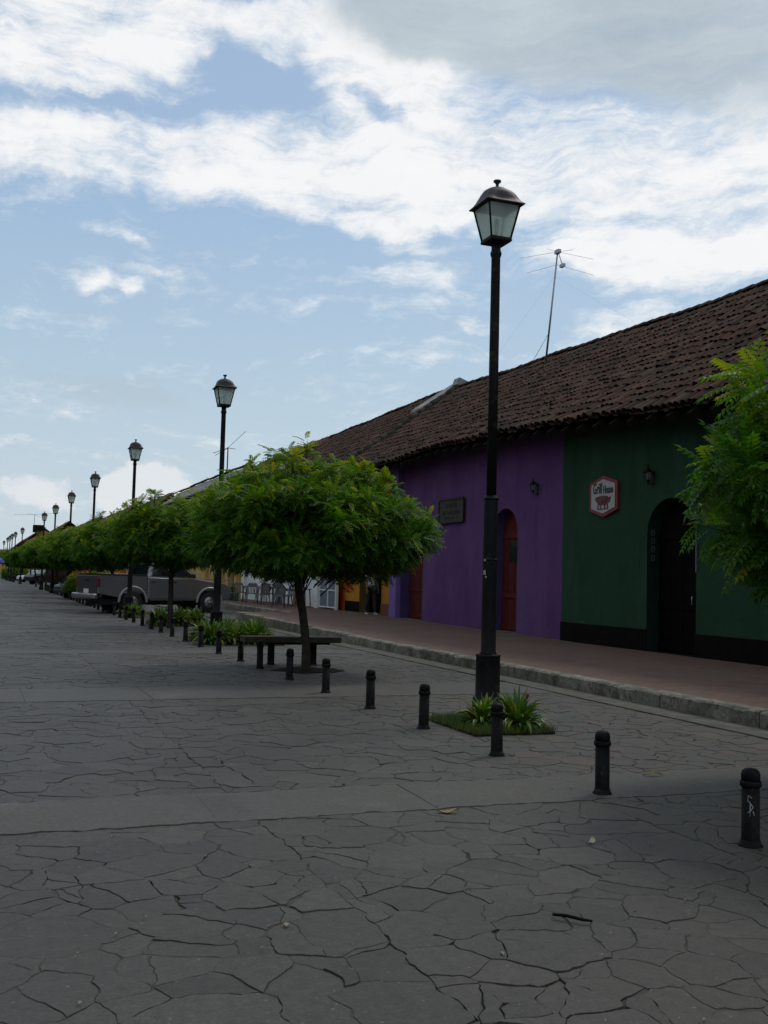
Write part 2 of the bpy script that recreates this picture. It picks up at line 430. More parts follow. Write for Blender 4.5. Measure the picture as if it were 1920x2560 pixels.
def crook(x, y, k=1.):
    dx = .014 * math.sin(9.1 * x + 5.3 * y + 1.1) + .009 * math.sin(23.7 * y - 11.3 * x + 2.) + .0055 * math.sin(51 * x + 38 * y) + .0035 * math.sin(97 * y - 74 * x + .7)
    dy = .014 * math.sin(8.3 * y - 6.1 * x + .4) + .009 * math.sin(21.9 * x + 13.1 * y + 4.) + .0055 * math.sin(47 * y - 43 * x + 1.9) + .0035 * math.sin(103 * x + 66 * y)
    return x + dx * k, y + dy * k
def stones(mb_v, mb_f, x0, x1, y0, y1, sp, seed):
    rs = random.Random(seed)
    pts = []; rad = []
    area = (x1 - x0) * (y1 - y0)
    cell = {}
    for _ in range(int(area / sp / sp * 9)):
        p = (rs.uniform(x0, x1), rs.uniform(y0, y1)); k = (int(p[0] / sp), int(p[1] / sp)); ok = True
        r = sp * min(1.7, max(.4, rs.lognormvariate(-.1, .42)))
        for i in range(-2, 3):
            for j in range(-2, 3):
                for q, rq in cell.get((k[0] + i, k[1] + j), ()):
                    if (q[0] - p[0]) ** 2 + (q[1] - p[1]) ** 2 < ((r + rq) * .4) ** 2: ok = False
        if ok: cell.setdefault(k, []).append((p, r)); pts.append(p); rad.append(r)
    P = np.array(pts)
    near = y0 < 22
    step = .035 if y0 < 8 else .07
    for i, p in enumerate(pts):
        d2 = ((P - P[i]) ** 2).sum(1); nb = np.argsort(d2)[1:24]
        e = .003
        poly = [(x0 + e, y0 + e), (x1 - e, y0 + e), (x1 - e, y1 - e), (x0 + e, y1 - e)]
        for j in nb:
            q = pts[j]; dx, dy = q[0] - p[0], q[1] - p[1]; L = math.hypot(dx, dy); dx /= L; dy /= L
            h = ((i * 7919 + j * 7919) * (i * 31 + j * 31 + 17)) % 997 / 997
            g = .0003 if h < .62 else (.0012 + .008 * ((h - .62) / .38) ** 2.5)
            t = L / 2 + (rad[i] ** 2 - rad[j] ** 2) * .16 / L
            poly = clip(poly, dx, dy, p[0] * dx + p[1] * dy + t - g)
            if len(poly) < 3: break
        if len(poly) < 3: continue
        pieces = [poly]
        if rs.random() < .33:      # a slab broken in two
            cx = sum(o[0] for o in poly) / len(poly) + rs.uniform(-.06, .06); cy = sum(o[1] for o in poly) / len(poly) + rs.uniform(-.06, .06)
            a = rs.uniform(0, PI); c_, s_ = math.cos(a), math.sin(a); g = rs.uniform(.0002, .0018)
            pieces = [clip(poly, c_, s_, cx * c_ + cy * s_ - g), clip(poly, -c_, -s_, -(cx * c_ + cy * s_) - g)]
        for poly in pieces:
            if len(poly) < 3: continue
            out = []
            n = len(poly)
            for a in range(n):
                A, B = poly[a], poly[(a + 1) % n]; ex, ey = B[0] - A[0], B[1] - A[1]; L = math.hypot(ex, ey)
                if L < 1e-3: continue
                k = max(1, int(L / step)) if near else 1
                cut = rs.uniform(.004, .02) if rs.random() < .16 and near else 0
                bow = rs.uniform(0, .006) if near and rs.random() < .22 else 0
                for t in range(k):
                    tt = t / k
                    o = (rs.uniform(0, .0022) if near else 0) + (cut if t == 0 else 0) + bow * 4 * tt * (1 - tt)
                    out.append((A[0] + ex * tt - ey / L * o, A[1] + ey * tt + ex / L * o))
            if len(out) < 3: continue
            if near: out = [crook(*o) for o in out]
            cx = sum(o[0] for o in out) / len(out); cy = sum(o[1] for o in out) / len(out)
            h0 = rs.gauss(.0015, .0018); tx, ty = rs.gauss(0, .006), rs.gauss(0, .006)
            def zz(x, y): return max(-.0015, min(.010, h0 + tx * (x - cx) + ty * (y - cy)))
            b = len(mb_v); n = len(out)
            if near:
                for x, y in out: mb_v.append((x, y, -.035))
                for x, y in out: mb_v.append((x, y, zz(x, y) - .0014))
                for x, y in out:
                    L = max(.03, math.hypot(x - cx, y - cy)); k = 1 - .0022 / L
                    X, Y = cx + (x - cx) * k, cy + (y - cy) * k; mb_v.append((X, Y, zz(X, Y)))
                for t in range(n):
                    u = (t + 1) % n
                    mb_f.append((b + t, b + u, b + n + u, b + n + t)); mb_f.append((b + n + t, b + n + u, b + 2 * n + u, b + 2 * n + t))
                mb_f.append(tuple(b + 2 * n + t for t in range(n)))
            else:
                for x, y in out: mb_v.append((x, y, -.03))
                for x, y in out: mb_v.append((x, y, zz(x, y)))
                for t in range(n):
                    u = (t + 1) % n; mb_f.append((b + t, b + u, b + n + u, b + n + t))
                mb_f.append(tuple(b + n + t for t in range(n)))

# mortar between the slabs: uneven, flush in places and washed out in others
def vnoise(nx, ny, cells, g):
    G = g.random((cells[1] + 2, cells[0] + 2)); x = np.linspace(0, cells[0], nx); y = np.linspace(0, cells[1], ny)
    xi = x.astype(int); yi = y.astype(int); fx = x - xi; fy = (y - yi)[:, None]; fx = fx * fx * (3 - 2 * fx); fy = fy * fy * (3 - 2 * fy)
    a = G[yi][:, xi] * (1 - fx) + G[yi][:, xi + 1] * fx; b = G[yi + 1][:, xi] * (1 - fx) + G[yi + 1][:, xi + 1] * fx
    return a * (1 - fy) + b * fy
nx_, ny_ = 150, 330
gx, gy = np.meshgrid(np.linspace(-2.5, 7.35, nx_), np.linspace(.2, 21.8, ny_))
gr = np.random.default_rng(21)
gz = .55 * vnoise(nx_, ny_, (16, 36), gr) + .3 * vnoise(nx_, ny_, (45, 100), gr) + .15 * vnoise(nx_, ny_, (120, 260), gr)
gz = -.010 + .0082 * np.clip((gz - .25) / .14, 0, 1)
MV = np.stack([gx, gy, gz], 2).reshape(-1, 3); ii = np.arange(nx_ * ny_).reshape(ny_, nx_)
MF = np.stack([ii[:-1, :-1], ii[:-1, 1:], ii[1:, 1:], ii[1:, :-1]], 2).reshape(-1, 4)
tag(link('mortar_bed', fast_mesh('mortar_bed', MV, MF, M_MORTAR, None, True)), kind='structure')

sv, sf = [], []
prev = .2; seed = 1
for (a, b) in BANDS + [(76, 77)]:
    sp = .265 if a < 30 else .45
    for (x0, x1, k) in ((-7, SPLIT, 1.12), (SPLIT, 4.0, 1.05), (4.0, 7.35, .85)):
        stones(sv, sf, x0, x1, prev, a, sp * k, seed); seed += 1
    prev = b
# far continuation of the paving: one flat sheet
sv_b = len(sv)
sv += [(-7, 77, 0), (7.35, 77, 0), (7.35, 420, 0), (-7, 420, 0)]; sf.append((sv_b, sv_b + 1, sv_b + 2, sv_b + 3))
me = bpy.data.meshes.new('street_paving'); me.from_pydata(sv, [], sf); me.materials.append(M_SLAB)
tag(link('street_paving', me), kind='structure')

bm_ = MB()
for bi, (a, b) in enumerate(BANDS):
    rs = random.Random(bi)
    x = -7.0
    while x < 7.35:
        w = min(rs.uniform(1.3, 1.9), 7.35 - x)
        n = 30
        lo = [(x + .003 + (w - .006) * i / n, a + rs.uniform(-.004, .03)) for i in range(n + 1)]
        hi = [(x + .003 + (w - .006) * i / n, b + rs.uniform(-.03, .004)) for i in range(n, -1, -1)]
        bm_.prism([crook(p[0], p[1], .8) for p in lo + hi], -.03, .004 + rs.uniform(-.002, .002), plane='xy')
        x += w
tag(bm_.build('paving_band', M_BAND), kind='structure')

# gutter, kerb and sidewalk
def walk_z(y): return .185 + max(0, min(.11, .0075 * (y - 20)))
def kerb_x(y): return 7.86 if y < 34 else 9.7
gm = MB()
y = -4
rs = random.Random(3)
while y < 34:
    L = rs.uniform(1.6, 2.4); L = min(L, 34 - y)
    gm.box((7.6, y + L / 2, -.008), (.5 - rs.uniform(0, .03), L - .012, .036), (0, R(1.2), 0))
    y += L
tag(gm.build('gutter', M_CONC), kind='structure')
def kerb_run(name, xk, y0, y1):
    km = MB(); rs = random.Random(5); y = y0
    while y < y1:
        L = min(rs.uniform(.9, 2.1), y1 - y); n = max(3, int(L / .12)); z = walk_z(y + L / 2)
        vs = []; fs = []
        dx = rs.uniform(-.012, .012); dz = rs.uniform(-.01, .006)
        for i in range(n + 1):
            yy = y + .010 + (L - .02) * i / n
            j1, j2, j3, j4 = (rs.uniform(-.012, .012) for _ in range(4))
            ch = .02 + (.03 if rs.random() < .18 else 0) * rs.random()
            vs += [(xk + dx + j1, yy, -.04), (xk + dx + j2 * .8, yy, z * .45 + j3), (xk + dx + .004 + j2 * .5, yy, z - ch + dz), (xk + dx + .018 + ch * .6, yy, z + dz + j4 * .2), (xk + .2, yy, z + .003), (xk + .2, yy, -.04)]
        for i in range(n):
            for k in range(6):
                a = i * 6 + k; b = i * 6 + (k + 1) % 6
                fs.append((a, b, b + 6, a + 6))
        fs.append((0, 1, 2, 3, 4, 5)); fs.append(tuple(n * 6 + k for k in range(6)))
        km.add(vs, fs); y += L
    return tag(km.build(name, M_KERB), kind='structure')
kerb_run('kerb', 7.86, -4, 34); kerb_run('kerb', 9.7, 34, 120)
def sheet(name, x0, x1, y0, y1, mat, zoff=0, nx=12, step=1.0):
    ys = list(np.arange(y0, y1, step)) + [y1]
    vs = []
    for yy in ys:
        for i in range(nx + 1):
            vs.append((x0 + (x1 - x0) * i / nx, yy, walk_z(yy) + zoff + .003 * math.sin(yy * 1.7 + i * 2.1)))
    n = nx + 1
    fs = [(j * n + i, j * n + i + 1, (j + 1) * n + i + 1, (j + 1) * n + i) for j in range(len(ys) - 1) for i in range(nx)]
    return tag(MB().add(vs, fs).build(name, mat), kind='structure')
sheet('sidewalk', 8.06, 13.2, -4, 34, M_WALK); sheet('sidewalk', 9.9, 13.2, 34, 120, M_WALK)
tag(MB().box((9.9, 34.05, .1), (3.7, .16, .36)).build('kerb', M_KERB), kind='structure')
sheet('driveway', 7.37, 9.68, 34.14, 120, M_BAND, -.27)

# ------------------------------------------------------------------ houses
XF = 12.5; XE = 11.6; XR = 17.0
EY = [-20, 0, 8, 13, 15, 16.5, 18, 20, 23, 26, 30, 36, 60, 400]; EZ = [4.85, 4.85, 4.75, 4.78, 4.8, 4.85, 4.95, 5.05, 5.1, 5.22, 5.2, 5.2, 5.25, 5.25]
RY = [-20, 10, 19, 24, 30, 36, 45, 60, 400]; RZ = [8.6, 8.6, 8.66, 8.73, 8.9, 9.05, 9.02, 8.98, 8.98]
def roof_pt(y, s, x_off=0., dz=0., hs=(0, 0)):
    """s 0 at the eave .. 1 at the ridge of the street-side slope"""
    ze = np.interp(y, EY, EZ) + hs[0]; zr = np.interp(y, RY, RZ) + hs[1]
    wav = .035 * np.sin(y * .9 + s * 4) * np.sin(s * 6 + y * .37) + .03 * np.sin(y * .31 + 1)
    return XE + (XR - XE) * s + x_off, ze + (zr - ze) * s - .10 * np.sin(np.pi * s) + wav + dz

def tile_roof(name, parent, y0, y1, mat, x_off=0., hs=(0, 0), pitch=.185, expo=.36, seg=6, s0=0., s1=1.):
    ncol = int((y1 - y0) / pitch); slope = 6.75 * (s1 - s0); nrow = int(slope / expo)
    r = pitch * .47; Lt = expo + .07
    CY, RW = np.meshgrid(np.arange(ncol), np.arange(nrow), indexing='ij'); N = CY.size
    V = []; F = []
    base = 0
    for kind in (0, 1):
        cy = y0 + (CY.ravel() + (.5 if kind == 0 else 1.0)) * pitch + rng.normal(0, .012, N) + .05 * np.sin(RW.ravel() * .8 + CY.ravel() * .05)
        cy = np.clip(cy, y0 + .05, y1 - .05)
        st = s0 + (s1 - s0) * (RW.ravel() * expo / slope) + rng.normal(0, .004, N) - .012
        yaw = rng.normal(0, .06, N)
        lift = rng.normal(0, .009, N)
        for e in (0, 1):
            s = st + e * Lt / 6.75
            rr = r * (1.0 if e == 0 else .84) * (1 if kind == 0 else 1.15)
            dz0 = (.034 if e == 0 else .010) if kind == 0 else (.025 if e == 0 else .0)
            for k in range(seg + 1):
                a = PI * k / seg
                off = -math.cos(a) * rr; up = math.sin(a) * rr * (.95 if kind == 0 else -.5)
                yy = cy + off + yaw * e * Lt
                X, Z = roof_pt(cy, s, x_off, 0, hs)
                V.append(np.stack([X - .5 * up, yy, Z + .85 * up + dz0 + lift], 1))
        m = seg + 1
        idx = np.arange(N)
        for k in range(seg):
            F.append(np.stack([idx + (base + k) * N, idx + (base + k + 1) * N, idx + (base + m + k + 1) * N, idx + (base + m + k) * N], 1))
        base += 2 * m
    me = fast_mesh(name, np.concatenate(V), np.concatenate(F), mat, smooth=True)
    return link(name, me, parent)

def roof_deck(parent, y0, y1, mat, x_off=0., hs=(0, 0), back=True, name='roof_deck', dz=-.07, step=.5):
    ys = list(np.arange(y0, y1, step)) + [y1]; ss = np.linspace(0.005, 1.0, 9)
    vs = []; fs = []
    n = 9 + 3
    for y in ys:
        for s in ss:
            x, z = roof_pt(y, s, x_off, dz, hs); vs.append((x, y, z))
        x, z = roof_pt(y, 1, x_off, dz, hs)
        vs.append((x + 1.8, y, z - 1.3)); vs.append((x + 3.6, y, z - 2.6)); vs.append((x + 5.4, y, z - 3.9))
    for j in range(len(ys) - 1):
        for i in range(n - 1):
            fs.append((j * n + i, j * n + i + 1, (j + 1) * n + i + 1, (j + 1) * n + i))
    return MB().add(vs, fs).build(name, mat, parent)

def arch(y0, y1, z0, zs, za, n=14):
    """opening outline, counter-clockwise in (y, z)"""
    c = (y0 + y1) / 2; w = (y1 - y0) / 2
    return [(y0, z0), (y1, z0)] + [(c + w * math.cos(PI * i / n), zs + (za - zs) * math.sin(PI * i / n)) for i in range(n + 1)]

def facade(parent, y0, y1, zt, openings, mat, x=XF, depth=.37, mreveal=None, name='wall', dark=None):
    bm = bmesh.new()
    def loop(pts):
        vs = [bm.verts.new((x, a, b)) for a, b in pts]
        return [bm.edges.new((vs[i], vs[(i + 1) % len(vs)])) for i in range(len(vs))]
    es = loop([(y0, -.1), (y1, -.1), (y1, zt), (y0, zt)])
    for o in openings: es += loop(o)
    bmesh.ops.triangle_fill(bm, edges=es, use_beauty=True)
    for f in bm.faces: f.material_index = 0
    for o in openings:
        n = len(o)
        A = [bm.verts.new((x, a, b)) for a, b in o]; B = [bm.verts.new((x + depth, a, b)) for a, b in o]
        for i in range(n):
            f = bm.faces.new((A[i], A[(i + 1) % n], B[(i + 1) % n], B[i])); f.material_index = 1
    # ends and back of the house
    for yy in (y0, y1):
        e = .002 if yy == y0 else -.002
        vs = [bm.verts.new(p) for p in ((x + .001, yy + e, -.1), (x + 9, yy + e, -.1), (x + 9, yy + e, zt), (x + 4.5, yy + e, zt + 3.0), (x + .001, yy + e, zt))]
        bm.faces.new(vs)
    vs = [bm.verts.new(p) for p in ((x + 9, y0, -.1), (x + 9, y1, -.1), (x + 9, y1, zt), (x + 9, y0, zt))]
    bm.faces.new(vs)
    me = bpy.data.meshes.new(name); bm.to_mesh(me); bm.free()
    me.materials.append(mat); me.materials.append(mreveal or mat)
    return link(name, me, parent)

def door_leaf(parent, o, mat, x=XF + .3, name='door', panels=True, handle=True, handle_y=None):
    mb = MB(); n = len(o)
    mb.prism(o, x, x + .06, plane='yz')
    y0 = min(p[0] for p in o); y1 = max(p[0] for p in o); z0 = min(p[1] for p in o); zs = o[1][1]
    zspring = o[2][1]
    if panels:
        k = 4; w = (y1 - y0) / k
        for i in range(1, k): mb.box((x - .004, y0 + i * w, (z0 + zspring) / 2), (.012, .02, zspring - z0))
        for z in (z0 + .12, z0 + .95, zspring - .05): mb.box((x - .014, (y0 + y1) / 2, z), (.03, y1 - y0 - .02, .12))
    d = mb.build(name, mat, parent)
    if handle:
        h = MB().tube([(x - .03, (handle_y or y0 + .15), z0 + .98), (x - .07, (handle_y or y0 + .15), z0 + 1.0), (x - .07, (handle_y or y0 + .15), z0 + 1.14), (x - .03, (handle_y or y0 + .15), z0 + 1.16)], .012, 6)
        h.build('handle', M_STEEL, d)
    return d

raft = MB()
raft.box((0, 0, 0), (1.25, .1, .14), (0, R(-35.5), 0))
raft_me = raft.mesh('rafter', M_WOOD)
def rafters(parent, y0, y1, x_off=0., hs=(0, 0), step=.62):
    y = y0 + .25
    while y < y1 - .1:
        x, z = roof_pt(y, .075, x_off, -.17, hs)
        link('rafter', raft_me, parent, (x, y, z)); y += step
    x, z = roof_pt((y0 + y1) / 2, .17, x_off, -.3, hs)

def house(name, label, y0, y1, mat, openings=(), doors=(), plinth=None, tiles=True, x_off=0., hs=(0, 0), zt=5.45, tilemat=None, pitch=.185, roofmat=None, raft_=True, mreveal=None, loc_y=None):
    h = thing(name, label, 'house')
    facade(h, y0, y1, zt + hs[0], list(openings), mat, x=XF + x_off, mreveal=mreveal)
    roof_deck(h, y0, y1, roofmat or M_WOOD, x_off, hs)
    if tiles: tile_roof('tile_roof', h, y0, y1, tilemat or M_TILE, x_off, hs, pitch, expo=.41 if pitch < .25 else .48, seg=6 if pitch < .25 else 4)
    if raft_: rafters(h, y0, y1, x_off, hs)
    return h

# ridge caps
def ridge(parent, y0, y1, mat, x_off=0., hs=(0, 0), name='ridge_tiles'):
    mb = MB(); rs = random.Random(int(y0)); y = y0
    while y < y1 - .02:
        L = min(.4, y1 - y)
        x, z = roof_pt(y, 1, x_off, .02, hs); x2, z2 = roof_pt(y + L, 1, x_off, .02, hs)
        dz = rs.uniform(-.015, .015)
        vs = []
        for (yy, xx, zz, r) in ((y, x, z, .15), (y + L + .03, x2, z2, .12)):
            for k in range(7):
                a = PI * k / 6; vs.append((xx + math.cos(a) * r, yy, zz + math.sin(a) * r * .75 + dz))
        mb.add(vs, [(k, k + 1, k + 8, k + 7) for k in range(6)] + [tuple(range(7)), tuple(range(7, 14))], smooth=True)
        y += L
    return mb.build(name, mat, parent)

# green house
gd = arch(16.13, 17.69, .16, 2.55, 3.24)
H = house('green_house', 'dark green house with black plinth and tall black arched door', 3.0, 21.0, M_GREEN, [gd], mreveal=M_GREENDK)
dl = door_leaf(H, gd, M_BLKDOOR, handle_y=16.55)
for (a, b) in ((3.0, 16.13), (17.69, 20.998)):
    zz = .62
    MB().box((XF - .012, (a + b) / 2, zz / 2), (.03, b - a, zz)).build('plinth', M_PLINTH, H)
MB().box((XF + .19, 16.91, .14), (.36, 1.56, .12)).build('doorstep', M_PLINTH, H)
MB().box((XF - .02, 16.10, 2.25), (.025, .03, .95)).build('door_trim', basic('trim_grey', (.10, .10, .10), .8, .2, 8, 0, 0), H)
ridge(H, 3.0, 21.0, M_TILE)
# purple house
pd1 = arch(23.18, 24.55, .2, 2.75, 3.40); pd2 = arch(29.2, 30.98, .25, 2.75, 3.40)
H = house('purple_house', 'purple house with dark red arched doors, between green and ochre houses', 21.0, 31.6, M_PURPLE, [pd1, pd2], mreveal=basic('purple_reveal_dark', (.05, .03, .12), .85, .15, 2, 0, .2))  # reveals get a darker purple than the wall
d1 = door_leaf(H, pd1, M_REDDOOR)
MB().box((XF + .284, 23.86, 2.3), (.02, .5, .5)).build('window_pane', M_GLASSD, d1)
door_leaf(H, pd2, M_REDDOOR, handle=False)
MB().box((XF - .08, 31.3, 2.7), (.16, .58, 5.2)).build('pilaster', basic('violet_pilaster_paint', (.15, .09, .30), .85, .12, 2, 0, .2), H)
MB().box((XF + .19, 23.86, .17), (.36, 1.37, .12)).build('doorstep', M_CONC, H)
ridge(H, 21.0, 31.6, M_TILE)
# ochre house
yd = arch(32.7, 34.9, .28, 2.6, 3.1)
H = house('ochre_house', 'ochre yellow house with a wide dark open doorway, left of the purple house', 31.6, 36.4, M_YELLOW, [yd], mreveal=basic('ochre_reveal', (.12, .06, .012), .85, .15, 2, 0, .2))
MB().box((XF + .6, 33.8, 1.8), (.04, 4.2, 3.4)).build('dark_interior_panel', M_BLKDOOR, H)  # black panel stands in for the unlit room behind the doorway
MB().box((XF - .012, 35.65, .42), (.03, 1.49, .5)).build('plinth', M_PLINTH, H)
MB().box((XF - .012, 32.15, .42), (.03, 1.09, .5)).build('plinth', basic('dark_orange_plinth', (.16, .05, .015), .85, .15, 2, 0, .2), H)
MB().box((XF - .012, 36.02, 2.4), (.03, .7, 2.8)).build('wall_panel', M_ORANGE, H)
ridge(H, 31.6, 36.3, M_TILE)
# verge between the first roof and the next one: mortar ridge and pale flashing
vm = MB(); vf = MB()
rs = random.Random(9)
for i in range(18):
    s = i / 18; x, z = roof_pt(36.35, s, 0, .1); x2, z2 = roof_pt(36.35, s + 1 / 18, 0, .1)
    vm.tube([(x, 36.35 + rs.uniform(-.04, .04), z + rs.uniform(-.03, .03)), (x2, 36.35 + rs.uniform(-.04, .04), z2 + rs.uniform(-.03, .03))], [rs.uniform(.13, .19), rs.uniform(.11, .17)], 8)
vm.build('verge', basic('verge_mortar', (.05, .045, .035), .95, .5, 5, 0, .9, .03, .1, ((.03, .04, .015), 4, .5)), H)
x0_, z0_ = roof_pt(36.7, .76, 0, .19); x1_, z1_ = roof_pt(36.7, 1.0, 0, .22)
vf.add([(x0_, 36.55, z0_), (x1_, 36.55, z1_), (x1_, 37.3, z1_ + .05), (x0_, 38.3, z0_ + .02), (x0_, 36.55, z0_ - .1), (x1_, 36.55, z1_ - .1), (x1_, 37.3, z1_ - .06), (x0_, 38.3, z0_ - .1)],
       [(0, 1, 2, 3), (7, 6, 5, 4), (0, 4, 5, 1), (1, 5, 6, 2), (2, 6, 7, 3), (3, 7, 4, 0)])
vf.box((XR + .02, 36.5, 9.2), (.4, .5, .3), (0, R(20), 0)); vf.build('flashing', M_FLASH, H)

# orange restaurant front with white dado and gate
od1 = [(41.6, .28), (43.2, .28), (43.2, 2.6), (41.6, 2.6)]
od2 = [(46.2, 1.0), (47.6, 1.0), (47.6, 2.5), (46.2, 2.5)]
H = house('orange_house', 'orange restaurant house with white dado, behind the white gate', 36.4, 52.4, M_ORANGE, [od1, od2], pitch=.2, tilemat=M_TILE)
for a, b in ((39.0, 41.6), (43.2, 52.39)):
    MB().box((XF - .012, (a + b) / 2, .95), (.03, b - a, 1.3)).build('dado', M_WHITE, H)
MB().box((XF + .3, 42.4, 1.45), (.05, 1.62, 2.36)).build('door', M_BLUEGREY, H)
MB().box((XF + .3, 46.9, 1.75), (.05, 1.42, 1.5)).build('window', M_GLASSD, H)
MB().box((XF - .1, 48.0, 1.9), (.2, .75, 3.6)).build('pilaster', M_WHITE, H)
MB().box((XF - .1, 45.3, 1.9), (.2, .5, 3.6)).build('pilaster', M_BLUEGREY, H)
MB().box((XF - .1, 52.1, 1.9), (.2, .55, 3.6)).build('pilaster', M_WHITE, H)
ridge(H, 36.8, 52.4, M_TILE)
# beige house with sheet roof
H = house('beige_house', 'beige house with grey sheet metal roof, beyond the orange house', 52.4, 68.0, M_BEIGE, [[(55, .28), (56.4, .28), (56.4, 2.6), (55, 2.6)], [(59, .28), (60.4, .28), (60.4, 2.6), (59, 2.6)]], tiles=False, roofmat=M_FASCIA)
for yy in (55.7, 59.7): MB().box((XF + .3, yy, 1.45), (.05, 1.42, 2.36)).build('door', M_WOOD, H)
for yy in (53.6, 57.6, 62): MB().box((XF - .12, yy, 1.9), (.24, .5, 3.6)).build('pilaster', M_BEIGE, H)
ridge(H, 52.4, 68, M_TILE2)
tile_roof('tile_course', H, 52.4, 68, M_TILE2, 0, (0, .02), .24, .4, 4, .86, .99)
# houses further down the street; the street bends a little to the left there
FAR = [('long_grey_roof_house', 'house with long weathered grey sheet roof and loose end sheet, far down the street', 68, 96, M_BEIGE, False, -.6, (0, .05), .3),
       ('cream_house', 'low cream house with red tile roof beyond the long grey roof', 96.3, 118, M_YELLOW, True, -1.1, (-.25, -.1), .3),
       ('terracotta_house', 'terracotta house with tile roof far down the street beyond the cream house', 118, 150, M_ORANGE, True, -1.5, (-.1, .05), .36),
       ('brown_roof_house', 'brown roofed house in the distance before the taller dark house', 150, 198, M_BEIGE, True, -2.0, (0, .3), .42),
       ('distant_tall_house', 'tallest distant house with dark roof block at the far end', 198, 260, M_BEIGE, True, -2.8, (1.2, 1.6), .5),
       ('distant_end_house', 'last hazy house at the left end of the roofline', 260, 420, M_BEIGE, True, -4.0, (2.5, 2.6), .8)]
for (nm, lb, a, b, m, tl, xo, hs, pt) in FAR:
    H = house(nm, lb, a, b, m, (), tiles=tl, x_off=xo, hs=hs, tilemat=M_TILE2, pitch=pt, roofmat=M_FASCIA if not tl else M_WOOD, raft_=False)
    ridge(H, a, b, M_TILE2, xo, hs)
    if nm == 'long_grey_roof_house':
        x, z = roof_pt(96.5, .93, xo, .1, hs)
        MB().box((x, 97.2, z), (1.3, 2.4, .05), (0, R(-35), 0)).build('loose_sheet', M_FLASH, H)
        MB().box((x - 2.2, 82, z - 1.75), (.5, 27, .3), (0, R(-35), 0)).build('fascia', M_WOOD, H)
    if nm == 'distant_tall_house':
        MB().box((11.3, 258, 11.2), (2.4, 3.5, 1.7)).build('roof_block', M_WOOD, H)

M_STREETW = basic('grey_plaster', (.25, .24, .22), .85, .15, 1.5, 0, .2)
E_ = thing('street_end_house', 'low far building closing the street at the left edge of the view', 'house', (-20, 430, 0))
MB().box((0, 4, 3), (66, 8, 6)).build('wall', M_BEIGE, E_)
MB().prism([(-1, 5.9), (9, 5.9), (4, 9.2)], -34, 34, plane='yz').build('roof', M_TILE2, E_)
for i, (a, b, m) in enumerate(((-14, 12, M_STREETW), (12.2, 40, M_STREETW), (40.2, 75, M_STREETW), (75.2, 130, M_STREETW))):  # unseen row across the street, added to cut low sky light on the facades
    o = thing('house', 'tile roofed house across the street, outside the view, along ' + ['the nearest stretch', 'the second stretch', 'the third stretch', 'the far stretch'][i], 'house', (-8.6, (a + b) / 2, 0))
    w_ = (b - a) / 2
    wl = MB(); wl.box((-4, 0, 2.6), (8, 2 * w_, 5.2)); wl.build('wall', m, o)
    MB().prism([(1.0, 5.0), (-9, 5.0), (-4, 8.7)], -w_, w_, plane='xz').build('roof', M_TILE2, o)
    for k in range(int(w_ / 2.5)):
        MB().box((.02, -w_ + 2 + k * 5, 1.5), (.06, 1.4, 2.8)).build('door', M_WOOD, o)

# ------------------------------------------------------------------ signs, wall lanterns
def text_mesh(txt, size, depth=.004, shear=.0):
    cu = bpy.data.curves.new('lettering', 'FONT'); cu.body = txt; cu.size = size; cu.align_x = 'CENTER'; cu.extrude = depth; cu.shear = shear; cu.offset = .004
    ob = bpy.data.objects.new('lettering', cu); COL.objects.link(ob)
    bpy.context.view_layer.update()
    me = bpy.data.meshes.new_from_object(ob.evaluated_get(bpy.context.evaluated_depsgraph_get()))
    bpy.data.objects.remove(ob); return me
def wall_rot(o): o.rotation_euler = (R(90), 0, R(-90))    # text faces the street (-X), reads along -Y

S = thing('wall_sign', 'six-sided white sign with red border reading Grill House, on the green wall', 'sign', (XF - .03, 19.22, 3.41))
def hexa(w, h1, h2, n=1): return [(-w, -h1), (0, -h2), (w, -h1), (w, h1), (0, h2), (-w, h1)]
def panel(poly, x, t): return MB().prism(poly, x - t, x, plane='yz')
panel(hexa(.54, .30, .455), .03, .06).build('border', M_RED, S)
panel(hexa(.455, .255, .375), -.033, .008).build('panel', M_SIGNW, S)
for (t, yy, zz, sz, mm) in (('Grill', .215, .07, .27, M_INK), ('House', -.20, .06, .2, M_INK)):
    me = text_mesh(t, sz, .003, .15); me.materials.clear(); me.materials.append(mm)
    o = link('lettering', me, S, (-.046, yy, zz)); wall_rot(o); o.scale = (.74, 1.2, 1)
bull = [(.26, -.06), (.30, -.01), (.24, .03), (.12, .05), (-.05, .055), (-.2, .03), (-.27, .0), (-.31, .03), (-.3, -.05), (-.25, -.1), (-.17, -.13), (-.06, -.15), (.06, -.15), (.16, -.13), (.2, -.1)]
e = MB().prism([(a, b - .04) for a, b in bull], -.05, -.042, plane='yz')
for (a, b, c, d) in ((.16, -.15, .19, -.27), (.09, -.17, .06, -.27), (-.1, -.17, -.07, -.27), (-.17, -.15, -.2, -.27)):
    e.prism([(a - .02, b), (a + .02, b), (c + .015, d), (c - .015, d)], -.05, -.042, plane='yz')
e.build('emblem', basic('emblem_red', (.11, .012, .018), .6, .3, 12, 0, 0), S)
e = MB().prism([(-.2, -.285), (.2, -.285), (.2, -.268), (-.2, -.268)], -.05, -.042, plane='yz')
for (a, b) in ((.0, -.13), (-.11, -.1), (-.19, -.06)): e.lathe([(.022, -.055), (.022, -.05)], 10, (0, a, b), axis='x')
e.build('emblem_line', M_INK, S)

